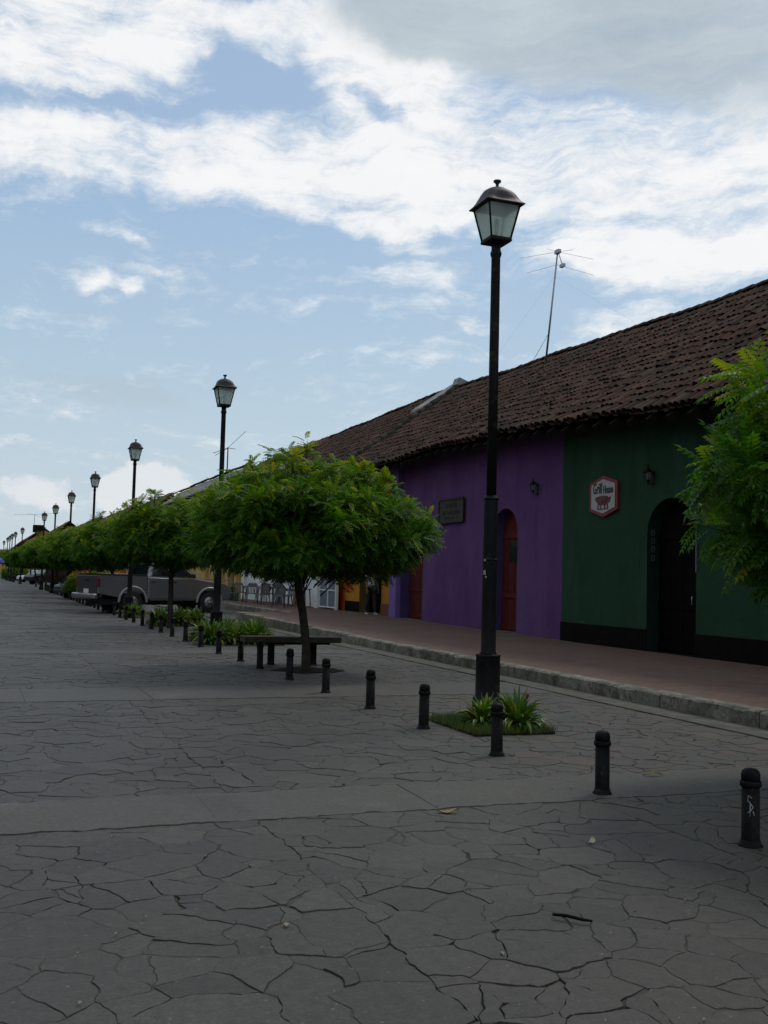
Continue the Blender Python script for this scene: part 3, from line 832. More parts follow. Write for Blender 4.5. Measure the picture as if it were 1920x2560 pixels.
S = thing('carved_plaque', 'dark carved wooden plaque with worn lettering on the purple wall', 'plaque', (XF - .02, 27.1, 3.51))
MB().box((-.02, 0, 0), (.05, 1.62, .66)).build('board', M_PLAQUE, S, bevel=.008)
fr = MB()
for z in (-.33, .33): fr.box((-.05, 0, z), (.045, 1.70, .05))
for yy in (-.83, .83): fr.box((-.05, yy, 0), (.045, .06, .61))
fr.build('frame', M_PLAQUE2, S)
lt = MB(); rs = random.Random(4)
for (zc, n, w, hh) in ((.14, 5, .9, .14), (-.06, 8, 1.2, .13), (-.21, 6, 1.0, .08)):
    for i in range(n):
        yy = -w / 2 + w * (i + .5) / n
        lt.box((-.05, yy - .03, zc), (.014, .022, hh)); lt.box((-.05, yy + .01, zc + rs.choice((-1, 0, 1)) * hh * .42), (.014, .06, .022))
        if rs.random() < .6: lt.box((-.05, yy + .045, zc), (.014, .02, hh * .9))
lt.build('worn_lettering', M_PLAQUE2, S)

S = thing('door_sign', 'narrow upright strip of pale worn lettering beside the black door', 'sign', (XF + .12, 17.68, 2.3))
MB().box((0, -.012, 0), (.16, .018, .72)).build('board', M_GREENDK, S)
lt = MB()
for z in (.27, .11, -.06, -.24):
    lt.box((-.03, -.025, z), (.018, .008, .11)); lt.box((.03, -.025, z), (.018, .008, .11 if z < .2 else .05)); lt.box((0, -.025, z + .05), (.07, .008, .018)); lt.box((0, -.025, z - .05), (.07, .008, .018))
lt.build('worn_lettering', basic('pale_letter', (.07, .085, .08), .7, .2, 9, 0, 0), S)

def wall_lantern(label, y, z):
    S = thing('wall_lantern', label, 'lantern', (XF, y, z), group='wall lanterns on the house fronts')
    b = MB(); b.box((-.015, 0, -.1), (.03, .1, .34)); b.tube([(-.02, 0, .0), (-.12, 0, .1), (-.24, 0, .08), (-.26, 0, .02)], .012, 6)
    b.tube([(-.02, 0, -.2), (-.12, 0, -.26), (-.2, 0, -.2), (-.24, 0, -.13)], .01, 6); b.build('bracket', M_BLACK, S)
    l = MB(); l.lathe([(.075, -.12), (.13, .06), (.14, .07)], 6, (-.26, 0, -.02)); f = l.build('glass_pane', M_FROST, S)
    l = MB(); l.lathe([(.19, .05), (.17, .065), (.09, .12), (.03, .16), (.02, .25)], 6, (-.26, 0, -.02)); l.lathe([(.085, -.12), (.06, -.145), (.02, -.17), (.012, -.25)], 6, (-.26, 0, -.02))
    for k in range(6):
        a = 2 * PI * k / 6; l.tube([(-.26 + .077 * math.cos(a), .077 * math.sin(a), -.14), (-.26 + .135 * math.cos(a), .135 * math.sin(a), .04)], .011, 5)
    l.build('lantern_frame', M_BLACK, S); S.scale = (.5, .78, .85)
wall_lantern('black wall lantern high on the purple wall near the green house', 22.2, 3.86)
wall_lantern('black wall lantern above the black arched door on the green wall', 17.5, 3.75)

# ------------------------------------------------------------------ bollards
root = thing('bollard', '', 'bollard', (4.22, 4.96, 0), group='black bollards along the kerbside lane')
MB().lathe([(.055, 0), (.052, .02), (.051, .345)], 28).build('post', M_POST, root)
MB().lathe([(.055, .342), (.061, .348), (.062, .372), (.057, .378)], 28).build('collar', M_POST, root)
MB().lathe([(.054, .374), (.054, .415), (.048, .434), (.035, .445), (.015, .45), (.004, .451)], 28).build('cap', M_POST, root)
MB().lathe([(.071, -.02), (.071, .008), (.06, .018), (.056, .04)], 28).build('foot', M_POST, root)
mk = MB()
mk.tube([(-.0518, -.006, .285), (-.0505, .012, .30), (-.049, .016, .27), (-.0515, .002, .255), (-.050, -.013, .235), (-.0515, -.002, .215), (-.0495, .016, .20)], .0035, 5)
mk.tube([(-.0515, .002, .255), (-.0515, .004, .18)], .003, 5); mk.tube([(-.05, -.013, .21), (-.0475, -.02, .185)], .003, 5)
ys = [4.96, 6.47, 8.11, 9.72, 11.32, 12.94, 14.7, 16.45, 17.85, 19.6, 21.4] + [23.1 + 1.72 * i for i in range(34)]
DESC = {0: 'black bollard with a chalk scratch mark, rightmost in the row', 1: 'plain black bollard standing on the concrete band, second from the right edge',
        2: 'black bollard in front of the planted lamp post bed, third from the right', 3: 'black bollard at the left corner of the lamp post bed, fourth from right',
        4: 'black bollard on the second concrete band, fifth from the right', 5: 'black bollard just right of the near tree trunk, sixth from the right',
        6: 'black bollard in front of the bench, left of the near tree trunk', 7: 'black bollard under the middle of the wooden bench front',
        8: 'black bollard at the left end of the wooden bench', 9: 'black bollard just left of the bench, before the big strap-leaved bed',
        10: 'black bollard in front of the left part of the strap-leaved bed'}
for i, y in enumerate(ys):
    if i in DESC: lb = DESC[i]
    elif i < 19: lb = f'small black bollard before the parked pickup, {ORD[i]} along the row counting from the right'
    else: lb = 'tiny far black bollard in the receding row beyond the parked pickup'
    x = 4.22 + random.uniform(-.015, .015)
    o = root if i == 0 else dup(root, (x, y, 0), random.uniform(0, 6), lb)
    if i == 0: o['label'] = lb; o.location = (4.24, y, 0); o.rotation_euler = (0, 0, R(50))
    else: o.rotation_euler = (random.uniform(-.012, .012), random.uniform(-.012, .012), random.uniform(0, 6))
mk.build('scratch_mark', M_SCRATCH, root)

# ------------------------------------------------------------------ street lamps
def make_lamp():
    L = thing('street_lamp', '', 'street lamp', (5.22, 10.31, 0), group='black street lamps along the promenade')
    MB().lathe([(.165, -.02), (.165, .1), (.165, .22), (.148, .235), (.135, .25), (.133, .67), (.137, .68), (.137, .70), (.06, .705)], 28).build('base', M_BLACK, L)
    p = MB(); p.lathe([(.095, .70), (.095, .715), (.082, .73), (.080, 1.2), (.077, 2.43), (.074, 2.45)], 28)
    for z in (1.74, 2.42): p.lathe([(.081, z - .012), (.086, z - .008), (.086, z + .008), (.081, z + .012)], 28)
    p.lathe([(.056, 2.44), (.0535, 4.0), (.051, 5.15), (.058, 5.17), (.064, 5.19), (.064, 5.205), (.058, 5.225), (.052, 5.24), (.056, 5.34)], 24)
    p.build('shaft', M_BLACK, L)
    c = MB()
    for z, k in ((1.735, 0), (1.60, 1)):
        c.box((-.077 if not k else -.079, -.03 if not k else -.03, z), (.008, .03, .022 if not k else .05), (0, 0, R(20)))
    c.box((-.070, -.045, 1.55), (.006, .02, .02), (R(30), 0, R(25))); c.build('sticker_remnant', M_SCRATCH, L)
    f = MB()
    b0, b1, zb, zt = .118, .195, 5.335, 5.74
    f.lathe([(b0 * 1.414 + .012, zb - .015), (b0 * 1.414 + .022, zb), (b0 * 1.414 + .014, zb + .03)], 4, square=True, smooth=False)
    f.lathe([(b1 * 1.414 - .01, zt - .02), (b1 * 1.414 + .012, zt - .005), (b1 * 1.414 + .012, zt + .02)], 4, square=True, smooth=False)
    for sx in (-1, 1):
        for sy in (-1, 1): f.tube([(sx * b0, sy * b0, zb + .01), (sx * b1, sy * b1, zt)], .0125, 6)
    f.build('lantern_frame', M_BLACK, L)
    g0, g1 = b0 - .004, b1 - .004
    for k in range(4):
        a = k * PI / 2
        q = [(-g0, -g0, zb + .02), (g0, -g0, zb + .02), (g1, -g1, zt - .01), (-g1, -g1, zt - .01)]
        q2 = [(x * .97, y * .97, z) for x, y, z in q]
        rot = lambda p: (p[0] * math.cos(a) - p[1] * math.sin(a), p[0] * math.sin(a) + p[1] * math.cos(a), p[2])
        vs = [rot(p) for p in q + q2]
        MB().add(vs, [(0, 1, 2, 3), (7, 6, 5, 4), (0, 4, 5, 1), (1, 5, 6, 2), (2, 6, 7, 3), (3, 7, 4, 0)]).build('glass_pane', M_FROST, L)
    MB().lathe([(.02, 5.35), (.022, 5.46), (.014, 5.47), (.026, 5.49), (.03, 5.53), (.022, 5.58), (.006, 5.6)], 12).build('bulb', basic('lamp_bulb', (.25, .27, .25), .3, .1, 6, 0, 0), L)
    rf = MB()
    pr = [(.33, 5.728), (.338, 5.735), (.33, 5.745), (.285, 5.775), (.262, 5.81), (.235, 5.86), (.19, 5.905), (.13, 5.935), (.06, 5.95), (.04, 5.953)]
    n = 32; vs = []; fs = []
    for r, z in pr:
        t = min(1, max(0, (5.945 - z) / .17))
        for i in range(n):
            a = 2 * PI * i / n; cs, sn = math.cos(a), math.sin(a)
            sq = 1 / max(abs(cs), abs(sn)) / 1.414
            k = t * sq * 1.0 + (1 - t) * .86
            vs.append((r * cs * k, r * sn * k, z))
    for k in range(len(pr) - 1):
        for i in range(n): j = (i + 1) % n; fs.append((k * n + i, k * n + j, (k + 1) * n + j, (k + 1) * n + i))
    fs.append(tuple(range(n)))
    rf.add(vs, fs, 0, True)
    rf.lathe([(.058, 5.935), (.05, 5.955), (.022, 5.968), (.016, 5.99), (.022, 6.01), (.045, 6.03), (.044, 6.045), (.02, 6.052), (.004, 6.054)], 18)
    rf.build('lantern_roof', M_LAMPROOF, L)
    return L
LP = [(5.22, 10.31), (4.80, 22.7), (4.52, 35.3), (4.40, 47.7), (4.30, 59.9), (4.20, 72.2), (4.03, 82.8), (3.47, 115), (3.14, 128.7), (2.95, 136), (2.85, 143.8), (2.73, 152.6), (2.54, 171)]
lamp = make_lamp()
for i, (x, y) in enumerate(LP):
    o = lamp if i == 0 else dup(lamp, (x, y, 0))
    if i == 0: lb = 'tallest nearest black street lamp standing in the small planted bed'
    elif i == 1: lb = 'black street lamp rising behind the large tree, second nearest'
    elif i < 7: lb = f'black street lamp in the receding row, {ORD[i]} nearest from the right'
    else: lb = f'tiny distant street lamp at the far left, {ORD[i]} in the row'
    o['label'] = lb; o.scale = (1, 1, 1.0 if i == 0 else .985)

# ------------------------------------------------------------------ trees
def compound_leaf(fine):
    V, F = [], []
    L = .30 if fine else .21; npair = 6 if fine else 5
    def leaflet(o, d, ln, wd):
        d = np.array(d) / np.linalg.norm(d); side = np.cross(d, [0, 0, 1.0]); side /= np.linalg.norm(side); up = np.cross(side, d)
        b = len(V); o = np.array(o)
        V.append(o); V.append(o + d * ln * .38 + side * wd + up * wd * .25); V.append(o + d * ln * .42 - side * wd + up * wd * .25); V.append(o + d * ln - up * ln * .16)
        if fine:
            V.append(o + d * ln * .42 - up * wd * .2)
            F.extend([(b, b + 4, b + 1), (b, b + 2, b + 4), (b + 1, b + 4, b + 3), (b + 4, b + 2, b + 3)])
        else: F.extend([(b, b + 3, b + 1), (b, b + 2, b + 3)])
    for i in range(npair):
        t = .28 + .68 * i / (npair - 1); x = L * t; z = -.35 * x * x / L
        sz = (.080 if fine else .062) * (1 - .35 * abs(t - .6))
        for s in (-1, 1): leaflet((x, 0, z), (.45, s * .8, -.42 if fine else -.3), sz, .0175 if fine else .015)
    leaflet((L, 0, -.35 * L), (1, 0, -.5), .07, .013)
    b = len(V); w = .0022
    for t in (0, .5, 1): V.append(np.array((L * t, -w, -.35 * L * t * t))); V.append(np.array((L * t, w, -.35 * L * t * t)))
    for k in range(2): a = b + 2 * k; F.extend([(a, a + 2, a + 3), (a, a + 3, a + 1)])
    return np.array(V), np.array(F)

def make_crown(seed, ax, up, down, ncl, per, fine, sprigs=3):
    g = np.random.default_rng(seed)
    LV, LF = compound_leaf(fine)
    cl = []
    while len(cl) < ncl:
        v = g.normal(size=3); v /= np.linalg.norm(v)
        rad = g.uniform(.62, 1.0) ** .5
        if g.random() < .22: rad *= g.uniform(.35, .8)
        p = np.array([v[0] * ax, v[1] * ax, v[2] * (up if v[2] > 0 else down)]) * rad
        # lumpy outline
        k = 1 + .09 * math.sin(3.1 * math.atan2(v[1], v[0]) + seed) + .06 * math.sin(7 * v[2] + 2 * v[0] + seed * 2)
        cl.append((p * k, v, .25 + .15 * g.random()))
    for i in range(sprigs):
        a = g.uniform(0, 6.28); r = g.uniform(0, .7) * ax
        cl.append((np.array([math.cos(a) * r, math.sin(a) * r, up * math.sqrt(max(.1, 1 - (r / ax) ** 2)) + g.uniform(.12, .4)]), np.array([0, 0, 1.]), .2))
    mats, tints = [], []
    tw = MB()
    for (c, v, rad) in cl:
        n = int(per * g.uniform(.6, 1.35))
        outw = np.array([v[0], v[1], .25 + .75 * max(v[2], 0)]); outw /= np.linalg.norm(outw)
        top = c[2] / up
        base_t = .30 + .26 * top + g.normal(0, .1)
        tw.tube([c - outw * .45 + np.array([0, 0, -.08]), c - outw * .1, c + outw * rad * .7], [.012, .007, .003], 4)
        for k in range(n):
            t = g.uniform(-.9, 1.0)
            a = g.uniform(0, 6.28)
            # perpendicular frame of the twig
            q = np.cross(outw, [0.3, .2, .9]); q /= np.linalg.norm(q); w = np.cross(outw, q)
            dirv = outw * (.35 + .5 * max(t, 0)) + (q * math.cos(a) + w * math.sin(a)) * .9 + np.array([0, 0, .12])
            dirv /= np.linalg.norm(dirv)
            x = dirv; zref = np.array([0, 0, 1.0]) + g.normal(0, .25, 3); y = np.cross(zref, x); y /= np.linalg.norm(y); z = np.cross(x, y)
            s = g.uniform(.7, 1.15)
            M = np.stack([x, y, z], 1) * s
            mats.append((M, c + outw * rad * t * .6 + g.normal(0, .03, 3)))
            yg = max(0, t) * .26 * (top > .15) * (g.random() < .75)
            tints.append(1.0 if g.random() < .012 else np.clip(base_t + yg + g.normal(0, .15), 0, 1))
    nL = len(LV)
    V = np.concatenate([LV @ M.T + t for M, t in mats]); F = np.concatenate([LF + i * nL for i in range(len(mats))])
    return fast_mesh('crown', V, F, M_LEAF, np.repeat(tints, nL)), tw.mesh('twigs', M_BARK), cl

def make_tree(label, loc, seed, ax, up, down, zc, ncl, per, fine, trunk_r=.10, crown_off=(0, 0), sprigs=3, lean=-.03):
    T = thing('neem_tree', label, 'tree', loc, group='small round-crowned trees in a row')
    cme, tme, cl = make_crown(seed, ax, up, down, ncl, per, fine, sprigs)
    cr = link('crown', cme, T, (crown_off[0], crown_off[1], zc))
    tk = MB(); rs = random.Random(seed)
    top = zc - .35
    tk.tube([(0, 0, -.05), (.0, .01, .04), (-.01, 0, .4), (lean * .35, .01, .9), (lean * .75, 0, 1.3), (lean, crown_off[1] * .4, top)],
            [trunk_r * 1.3, trunk_r * 1.12, trunk_r, trunk_r * .95, trunk_r * .9, trunk_r * .85], 12)
    tk.build('trunk', M_BARK, T)
    lb = MB()
    b0 = Vector((lean, crown_off[1] * .4, top - .05))
    mains = []
    for k in range(7):
        a = 2 * PI * k / 7 + rs.uniform(-.3, .3); r = ax * rs.uniform(.45, .62); h = rs.uniform(.15, .8) * up
        e = Vector((crown_off[0] + math.cos(a) * r, crown_off[1] + math.sin(a) * r, zc + h)); mid = b0.lerp(e, .5) + Vector((0, 0, -.12))
        lb.tube([b0, mid, e], [trunk_r * .6, trunk_r * .42, trunk_r * .22], 7); mains.append((mid, e))
    for (c, v, rad) in cl:
        p = Vector(c) + Vector((crown_off[0], crown_off[1], zc)); m, e = min(mains, key=lambda t: (t[1] - p).length)
        q = m.lerp(e, rs.uniform(.3, 1)); lb.tube([q, q.lerp(p, .5) + Vector((0, 0, .05)), p.lerp(q, .12)], [.022, .014, .008], 5)
    lb.build('limbs', M_BARK, T)
    link('twigs', tme, T, (crown_off[0], crown_off[1], zc))
    return T

T1 = make_tree('large round tree behind the bollards with trunk by the wooden bench', (4.86, 16.0, 0), 3, 1.76, 1.12, .56, 2.10, 560, 30, False, .07, (-.10, 0), 6, -.22)
T0 = make_tree('tree at the right edge, only its near bright leaves in view', (6.57, 5.75, 0), 8, 1.54, 1.2, 1.0, 2.3, 230, 28, True, .09, (0, 0), 4)
T2 = make_tree('round tree in front of the grey pickup, second nearest in the row', (4.80, 28.7, 0), 5, 1.55, 1.18, .46, 2.24, 400, 28, False, .075, (.0, 0), 4)
TR = [(4.6, 41.2, 'bright leafy tree left of the pickup truck tail', 1.0), (4.55, 50.5, 'dark green tree behind the third street lamp', 1.05), (4.45, 60, 'tree in the row beside the fifth street lamp', 1.05),
      (4.4, 71, 'tree in the hazy row left of the fifth street lamp', 1.1), (4.4, 84, 'far tree in the row just right of the sixth street lamp', 1.15), (4.3, 98, 'far tree above the dark parked suv', 1.1), (4.6, 118, 'small far tree left of the dark suv', 1.1),
      (4.2, 138, 'far tree beneath the cluster of tiny lamps', 1.2), (3.6, 165, 'farthest tree near the left edge', 1.25)]
for i, (x, y, lb, s) in enumerate(TR):
    src = T2 if i % 2 == 0 else T1
    dup(src, (x, y, 0), 1.3 + i * 2.1, lb, scale=(s, s, s))

SH = thing('shrub', 'low leafy shrub beside the third lamp post', 'shrub', (4.75, 47.3, .55), 0, 'low shrubs in the far lamp beds')
link('foliage', [c for c in T2.children if c.name.startswith('crown')][0].data, SH); SH.scale = (.5, .5, .62)
for i, (x, y, s_, lb) in enumerate([(4.9, 56, .6, 'low shrub between the far trees, beyond the third lamp'), (3.9, 150, 1.1, 'low shrub farthest left in the far row')]):
    dup(SH, (x, y, .6), i * 1.7, lb, scale=(s_, s_, s_))

# ------------------------------------------------------------------ planting beds
def strap_plant_mesh(seed, n, L, W, flop=1.0):
    g = np.random.default_rng(seed); V = []; F = []; tint = []
    for i in range(n):
        a = g.uniform(0, 6.28); lean = g.uniform(.2, 1.85) * flop; ln = L * g.uniform(.65, 1.15); w = W * g.uniform(.7, 1.2)
        o = np.array([math.cos(a), math.sin(a), 0]) * g.uniform(0, .09)
        tw = g.uniform(-.5, .5)
        d = np.array([math.cos(a), math.sin(a), 0]); s = np.array([-math.sin(a), math.cos(a), 0])
        b = len(V); seg = 6; p = o.copy(); ang = lean * .45
        t0 = np.clip(g.normal(.45, .18), 0, 1)
        for k in range(seg + 1):
            t = k / seg
            wd = w * (.55 + .9 * t) * (1 - t ** 3) + .001
            up = d * math.cos(ang) * -1 + np.array([0, 0, 1.0]) * math.sin(ang)
            sd = s * math.cos(tw * t) + up * math.sin(tw * t) * .5
            V += [p - sd * wd, p + up * wd * -.25 + np.array([0, 0, -.25 * wd]), p + sd * wd]; tint += [t0 + .3 * t * t] * 3
            st = ln / seg; p = p + (d * math.sin(ang) + np.array([0, 0, 1]) * math.cos(ang)) * st
            ang += lean * .34 * (.5 + t)
        for k in range(seg):
            for j in range(2):
                q = b + k * 3 + j; F.append((q, q + 1, q + 4, q + 3))
    return fast_mesh('strap_leaves', np.array(V), np.array(F), M_STRAP, np.clip(tint, 0, 1), True)
SP = [strap_plant_mesh(s, n, L, w) for s, n, L, w in ((1, 140, .52, .029), (2, 110, .45, .028), (3, 160, .56, .031))]
def plant(label, x, y, v, sc_=1., group='strap-leaved plants in the lamp beds', flower=0):
    P = thing('strap_leaf_plant', label, 'plant', (x, y, .0), random.uniform(0, 6), group)
    link('leaves', SP[v], P)
    P.scale = (sc_, sc_, sc_)
    if flower:
        f = MB(); rs = random.Random(flower)
        for k in range(2):
            a = rs.uniform(0, 6); p = (math.cos(a) * .16, math.sin(a) * .16, .46 - .12 * k)
            f.tube([(0, 0, .05), (p[0] * .6, p[1] * .6, p[2] * .7), p], .006, 5, 0)
            f.lathe([(.006, -.04), (.024, 0), (.02, .03), (.004, .05)], 7, p, 1)
        f.build('flower', [M_STRAP, basic('red_flower', (.2, .012, .01), .6, .2, 20, 0, 0)], P)
    return P
plant('large strap-leaved plant with a red flower, right of the nearest lamp base', 5.13, 9.45, 2, .74, flower=3)
plant('smaller strap-leaved plant left of the nearest lamp base', 4.85, 9.65, 1, .78)
def bed(x0, x1, y0, y1, edge=True):
    tag(MB().box(((x0 + x1) / 2, (y0 + y1) / 2, .004), (x1 - x0, y1 - y0, .04)).build('soil_bed', M_SOIL), kind='structure')
    if edge:
        e = MB(); t = .07
        for (cx, cy, dx, dy) in (((x0 + x1) / 2, y0 - t / 2, x1 - x0 + 2 * t, t), ((x0 + x1) / 2, y1 + t / 2, x1 - x0 + 2 * t, t), (x0 - t / 2, (y0 + y1) / 2, t, y1 - y0), (x1 + t / 2, (y0 + y1) / 2, t, y1 - y0)):
            e.box((cx, cy, -.016), (dx, dy, .05))
        tag(e.build('bed_edging', M_CONC), kind='structure')
bed(4.5, 5.38, 9.12, 10.3, False)
def grass(x0, x1, y0, y1, n, h=.07, seed=1):
    g = np.random.default_rng(seed); X = g.uniform(x0, x1, n); Y = g.uniform(y0, y1, n); X = X + g.normal(0, .035, n); Y = Y + g.normal(0, .035, n); A = g.uniform(0, 6.28, n); Hh = h * g.uniform(.4, 1.3, n)
    lx = np.cos(A) * Hh * .6; ly = np.sin(A) * Hh * .6; wx = -np.sin(A) * .004; wy = np.cos(A) * .004
    z0 = np.full(n, .02)
    V = np.stack([np.stack([X - wx, Y - wy, z0], 1), np.stack([X + wx, Y + wy, z0], 1), np.stack([X + lx, Y + ly, z0 + Hh], 1)], 1).reshape(-1, 3)
    F = np.arange(3 * n).reshape(-1, 3); t = np.repeat(np.clip(g.normal(.5, .22, n), 0, 1), 3)
    return tag(link('grass', fast_mesh('grass', V, F, M_GRASS, t)), 'short green grass covering the bed under the nearest lamp', 'grass', None, 'stuff')
grass(4.5, 5.38, 9.12, 10.3, 7000)
bed(4.45, 6.1, 21.7, 24.4)
B2 = 'big clump of strap-leaved plants behind the bench'
names2 = ['at the front left corner', 'at the front middle', 'at the front right', 'at the back left', 'in the middle', 'at the right end', 'at the back right', 'beside the lamp pole']
for (x, y, v), nm in zip([(4.6, 22.1, 2), (5.1, 22.1, 0), (5.6, 22.3, 2), (4.65, 23.3, 0), (5.2, 23.0, 2), (5.75, 22.9, 2), (5.7, 23.8, 0), (4.95, 22.6, 2)], names2):
    plant('strap-leaved plant ' + nm + ' of the bed behind the bench', x, y, v, 1.02)
bed(4.5, 6.2, 29.6, 31.3, False)
for (x, y), nm in zip([(4.7, 29.9), (5.2, 30.0), (5.8, 30.2), (5.0, 30.8), (5.6, 30.9)], ['left front', 'middle front', 'right front', 'left back', 'right back']):
    plant('dark strap-leaved plant at the ' + nm + ' of the bed below the second tree', x, y, 2, 1.0)
for (x, y), nm in zip([(4.6, 34.9), (4.85, 35.8)], ['near', 'far']): plant('small strap-leaved plant on the ' + nm + ' side of the third lamp base', x, y, 1, 1.1)

# ------------------------------------------------------------------ bench
B = thing('bench', 'long dark timber bench between the bollards and the near tree', 'bench', (5.1, 17.2, 0), R(-2))
MB().box((-.17, -.05, .43), (1.68, .42, .10)).build('seat', M_BENCH, B, bevel=.015)
MB().box((-.02, .08, .355), (1.15, .05, .05)).build('stretcher', M_WOOD, B)
for x in (-.5, .24): MB().lathe([(.075, -.02), (.072, .01), (.062, .03), (.06, .38)], 14, (x, 0, 0)).build('leg', M_POST, B)
pit = [(4.9 + (.52 + .09 * math.sin(k * 2.3)) * math.cos(k * PI / 9), 16.05 + (.5 + .1 * math.sin(k * 1.7)) * math.sin(k * PI / 9)) for k in range(18)]
tag(MB().prism(pit, -.02, .014, plane='xy').build('soil_bed', M_SOIL), kind='structure')

# ------------------------------------------------------------------ vehicles
def wheel(parent, x, y, r, w, side):
    t = MB(); t.lathe([(r * .62, -w / 2), (r * .93, -w / 2), (r, -w * .36), (r, w * .36), (r * .93, w / 2), (r * .62, w / 2)], 28, axis='y')
    o = t.build('tyre', M_TYRE); 
    wl = bpy.data.objects.new('wheel', None); COL.objects.link(wl); wl.parent = parent; wl.location = (x, y, r); wl.empty_display_size = .1
    o.parent = wl
    rm = MB(); ys_ = side * w * .38
    rm.lathe([(r * .63, ys_ - .03), (r * .63, ys_ + .0), (r * .57, ys_ + .01), (r * .55, ys_ - .04)], 24, axis='y')
    rm.lathe([(r * .16, ys_ - .06), (r * .15, ys_ + .01)], 12, axis='y')
    for k in range(5):
        a = 2 * PI * k / 5
        c, s = math.cos(a), math.sin(a)
        rm.tube([(c * r * .1, ys_ - .02, s * r * .1), (c * r * .58, ys_ - .01, s * r * .58)], [r * .10, r * .07], 6)
    q = rm.build('rim', M_RIM); q.parent = wl
    return wl
def arc_pts(cx, cz, r, a0, a1, n=10): return [(cx + r * math.cos(a0 + (a1 - a0) * i / n), cz + r * math.sin(a0 + (a1 - a0) * i / n)) for i in range(n + 1)]

def pickup():
    P = thing('pickup_truck', 'grey double cab pickup parked behind the second tree, tailgate to the street', 'pickup truck', (4.72, 39.2, 0), R(21))
    wb = 3.25
    low = [(.60, .52)] + [(wb - .62, .50)] + arc_pts(wb, .42, .54, PI, 0)[1:-1] + [(wb + .62, .50), (wb + .95, .55), (wb + 1.0, .8), (wb + .96, 1.02), (wb + .7, 1.15), (2.72, 1.30), (.60, 1.36)]
    m = MB().prism(low, -.86, .86); m.build('body', M_TRUCK, P, bevel=.04)
    bd = MB()
    side = [(.56, .55), (.56, 1.38), (-1.32, 1.38), (-1.36, .72), (-.62, .60)] + arc_pts(0, .42, .54, PI, 0)[1:-1] + [(.54, .52)]
    bd.prism(side, -.87, -.78); bd.prism(side, .78, .87); bd.box((-.38, 0, .74), (1.88, 1.56, .06)); bd.box((.53, 0, 1.05), (.06, 1.56, .6))
    bd.build('cargo_bed', M_TRUCK, P, bevel=.02)
    r_ = MB()
    for s in (-1, 1): r_.box((-.38, s * .825, 1.40), (1.9, .13, .045))
    r_.build('bed_rail', M_TYRE, P, bevel=.012)
    tg = MB().box((-1.335, 0, 1.05), (.07, 1.54, .62)); tg = tg.build('tailgate', M_TRUCKD, P, bevel=.02)
    MB().box((-1.378, 0, 1.18), (.02, .22, .08)).build('handle', M_TYRE, tg)
    for s in (-1, 1): MB().box((-1.33, s * .825, 1.12), (.09, .1, .36)).build('tail_light', M_TAIL, P, bevel=.015)
    bp = MB().box((-1.46, 0, .62), (.16, 1.8, .2)); bp.build('rear_bumper', M_CHROME, P, bevel=.05)
    MB().box((-1.39, 0, .8), (.02, .36, .15)).build('licence_plate', M_WHITE, P)
    MB().box((wb + 1.03, 0, .68), (.2, 1.78, .3)).build('front_bumper', M_TRUCKD, P, bevel=.06)
    for s in (-1, 1):
        MB().box((wb + .9, s * .68, .98), (.2, .34, .16)).build('headlight', M_GLASSD, P, bevel=.03)
    # cab
    c = MB(); zb, zt = 1.33, 1.90
    lo = [(.62, zb), (2.75, zb)]; hi = [(.80, zt - .02), (2.05, zt)]
    vs = []
    for s in (-1, 1): vs += [(lo[0][0], s * .83, zb), (lo[1][0], s * .83, zb), (hi[1][0], s * .66, zt), (hi[0][0], s * .66, zt - .02)]
    c.add(vs, [(0, 1, 2, 3), (7, 6, 5, 4), (0, 4, 5, 1), (1, 5, 6, 2), (2, 6, 7, 3), (3, 7, 4, 0)]); c.build('cab', M_TRUCK, P, bevel=.05)
    def sidewin(xa, xb, xc, xd, s):
        e = .012
        f = lambda z: .83 - (.83 - .66) * (z - zb) / (zt - zb) + e
        za, zc_ = zb + .05, zt - .1
        q = [(xa, s * f(za), za), (xb, s * f(za), za), (xc, s * f(zc_), zc_), (xd, s * f(zc_), zc_)]
        q2 = [(x, y - s * .03, z) for x, y, z in q]
        MB().add(q + q2, [(0, 1, 2, 3), (7, 6, 5, 4), (0, 4, 5, 1), (1, 5, 6, 2), (2, 6, 7, 3), (3, 7, 4, 0)]).build('side_window', M_GLASSD, P)
    for s in (-1, 1):
        sidewin(.78, 1.5, 1.5, .9, s); sidewin(1.6, 2.55, 2.0, 1.6, s)
        MB().box((2.45, s * .98, 1.42), (.1, .2, .15)).build('wing_mirror', M_TYRE, P, bevel=.03)
        d = MB()
        for x0, x1 in ((.66, 1.55), (1.58, 2.6)): d.box(((x0 + x1) / 2, s * .862, .93), (x1 - x0 - .02, .02, .74))
        for nm, (x0, x1) in (('rear_door', (.66, 1.55)), ('front_door', (1.58, 2.6))):
            q = MB().box(((x0 + x1) / 2, s * .863, .93), (x1 - x0 - .02, .024, .74)).build(nm, M_TRUCK, P, bevel=.01)
            MB().box((x0 + .15, s * .885, 1.18), (.16, .03, .035)).build('handle', M_CHROME, q)
        MB().box((1.6, s * .9, .50), (1.9, .12, .06)).build('running_board', M_TRUCKD, P, bevel=.015)
        for cx in (0, wb):
            fl = MB(); A = arc_pts(cx, .42, .52, 0, PI, 14); Bq = arc_pts(cx, .42, .595, 0, PI, 14)
            vs = [(x, s * .86, z) for x, z in A] + [(x, s * .93, z) for x, z in A] + [(x, s * .91, z) for x, z in Bq] + [(x, s * .85, z) for x, z in Bq]
            n = 15; fs = []
            for k in range(14):
                for a, b in ((0, 1), (1, 2), (2, 3), (3, 0)): fs.append((a * n + k, a * n + k + 1, b * n + k + 1, b * n + k))
            fl.add(vs, fs, 0, True); fl.build('fender_flare', M_FLARE, P)
    ws = MB(); e = .012
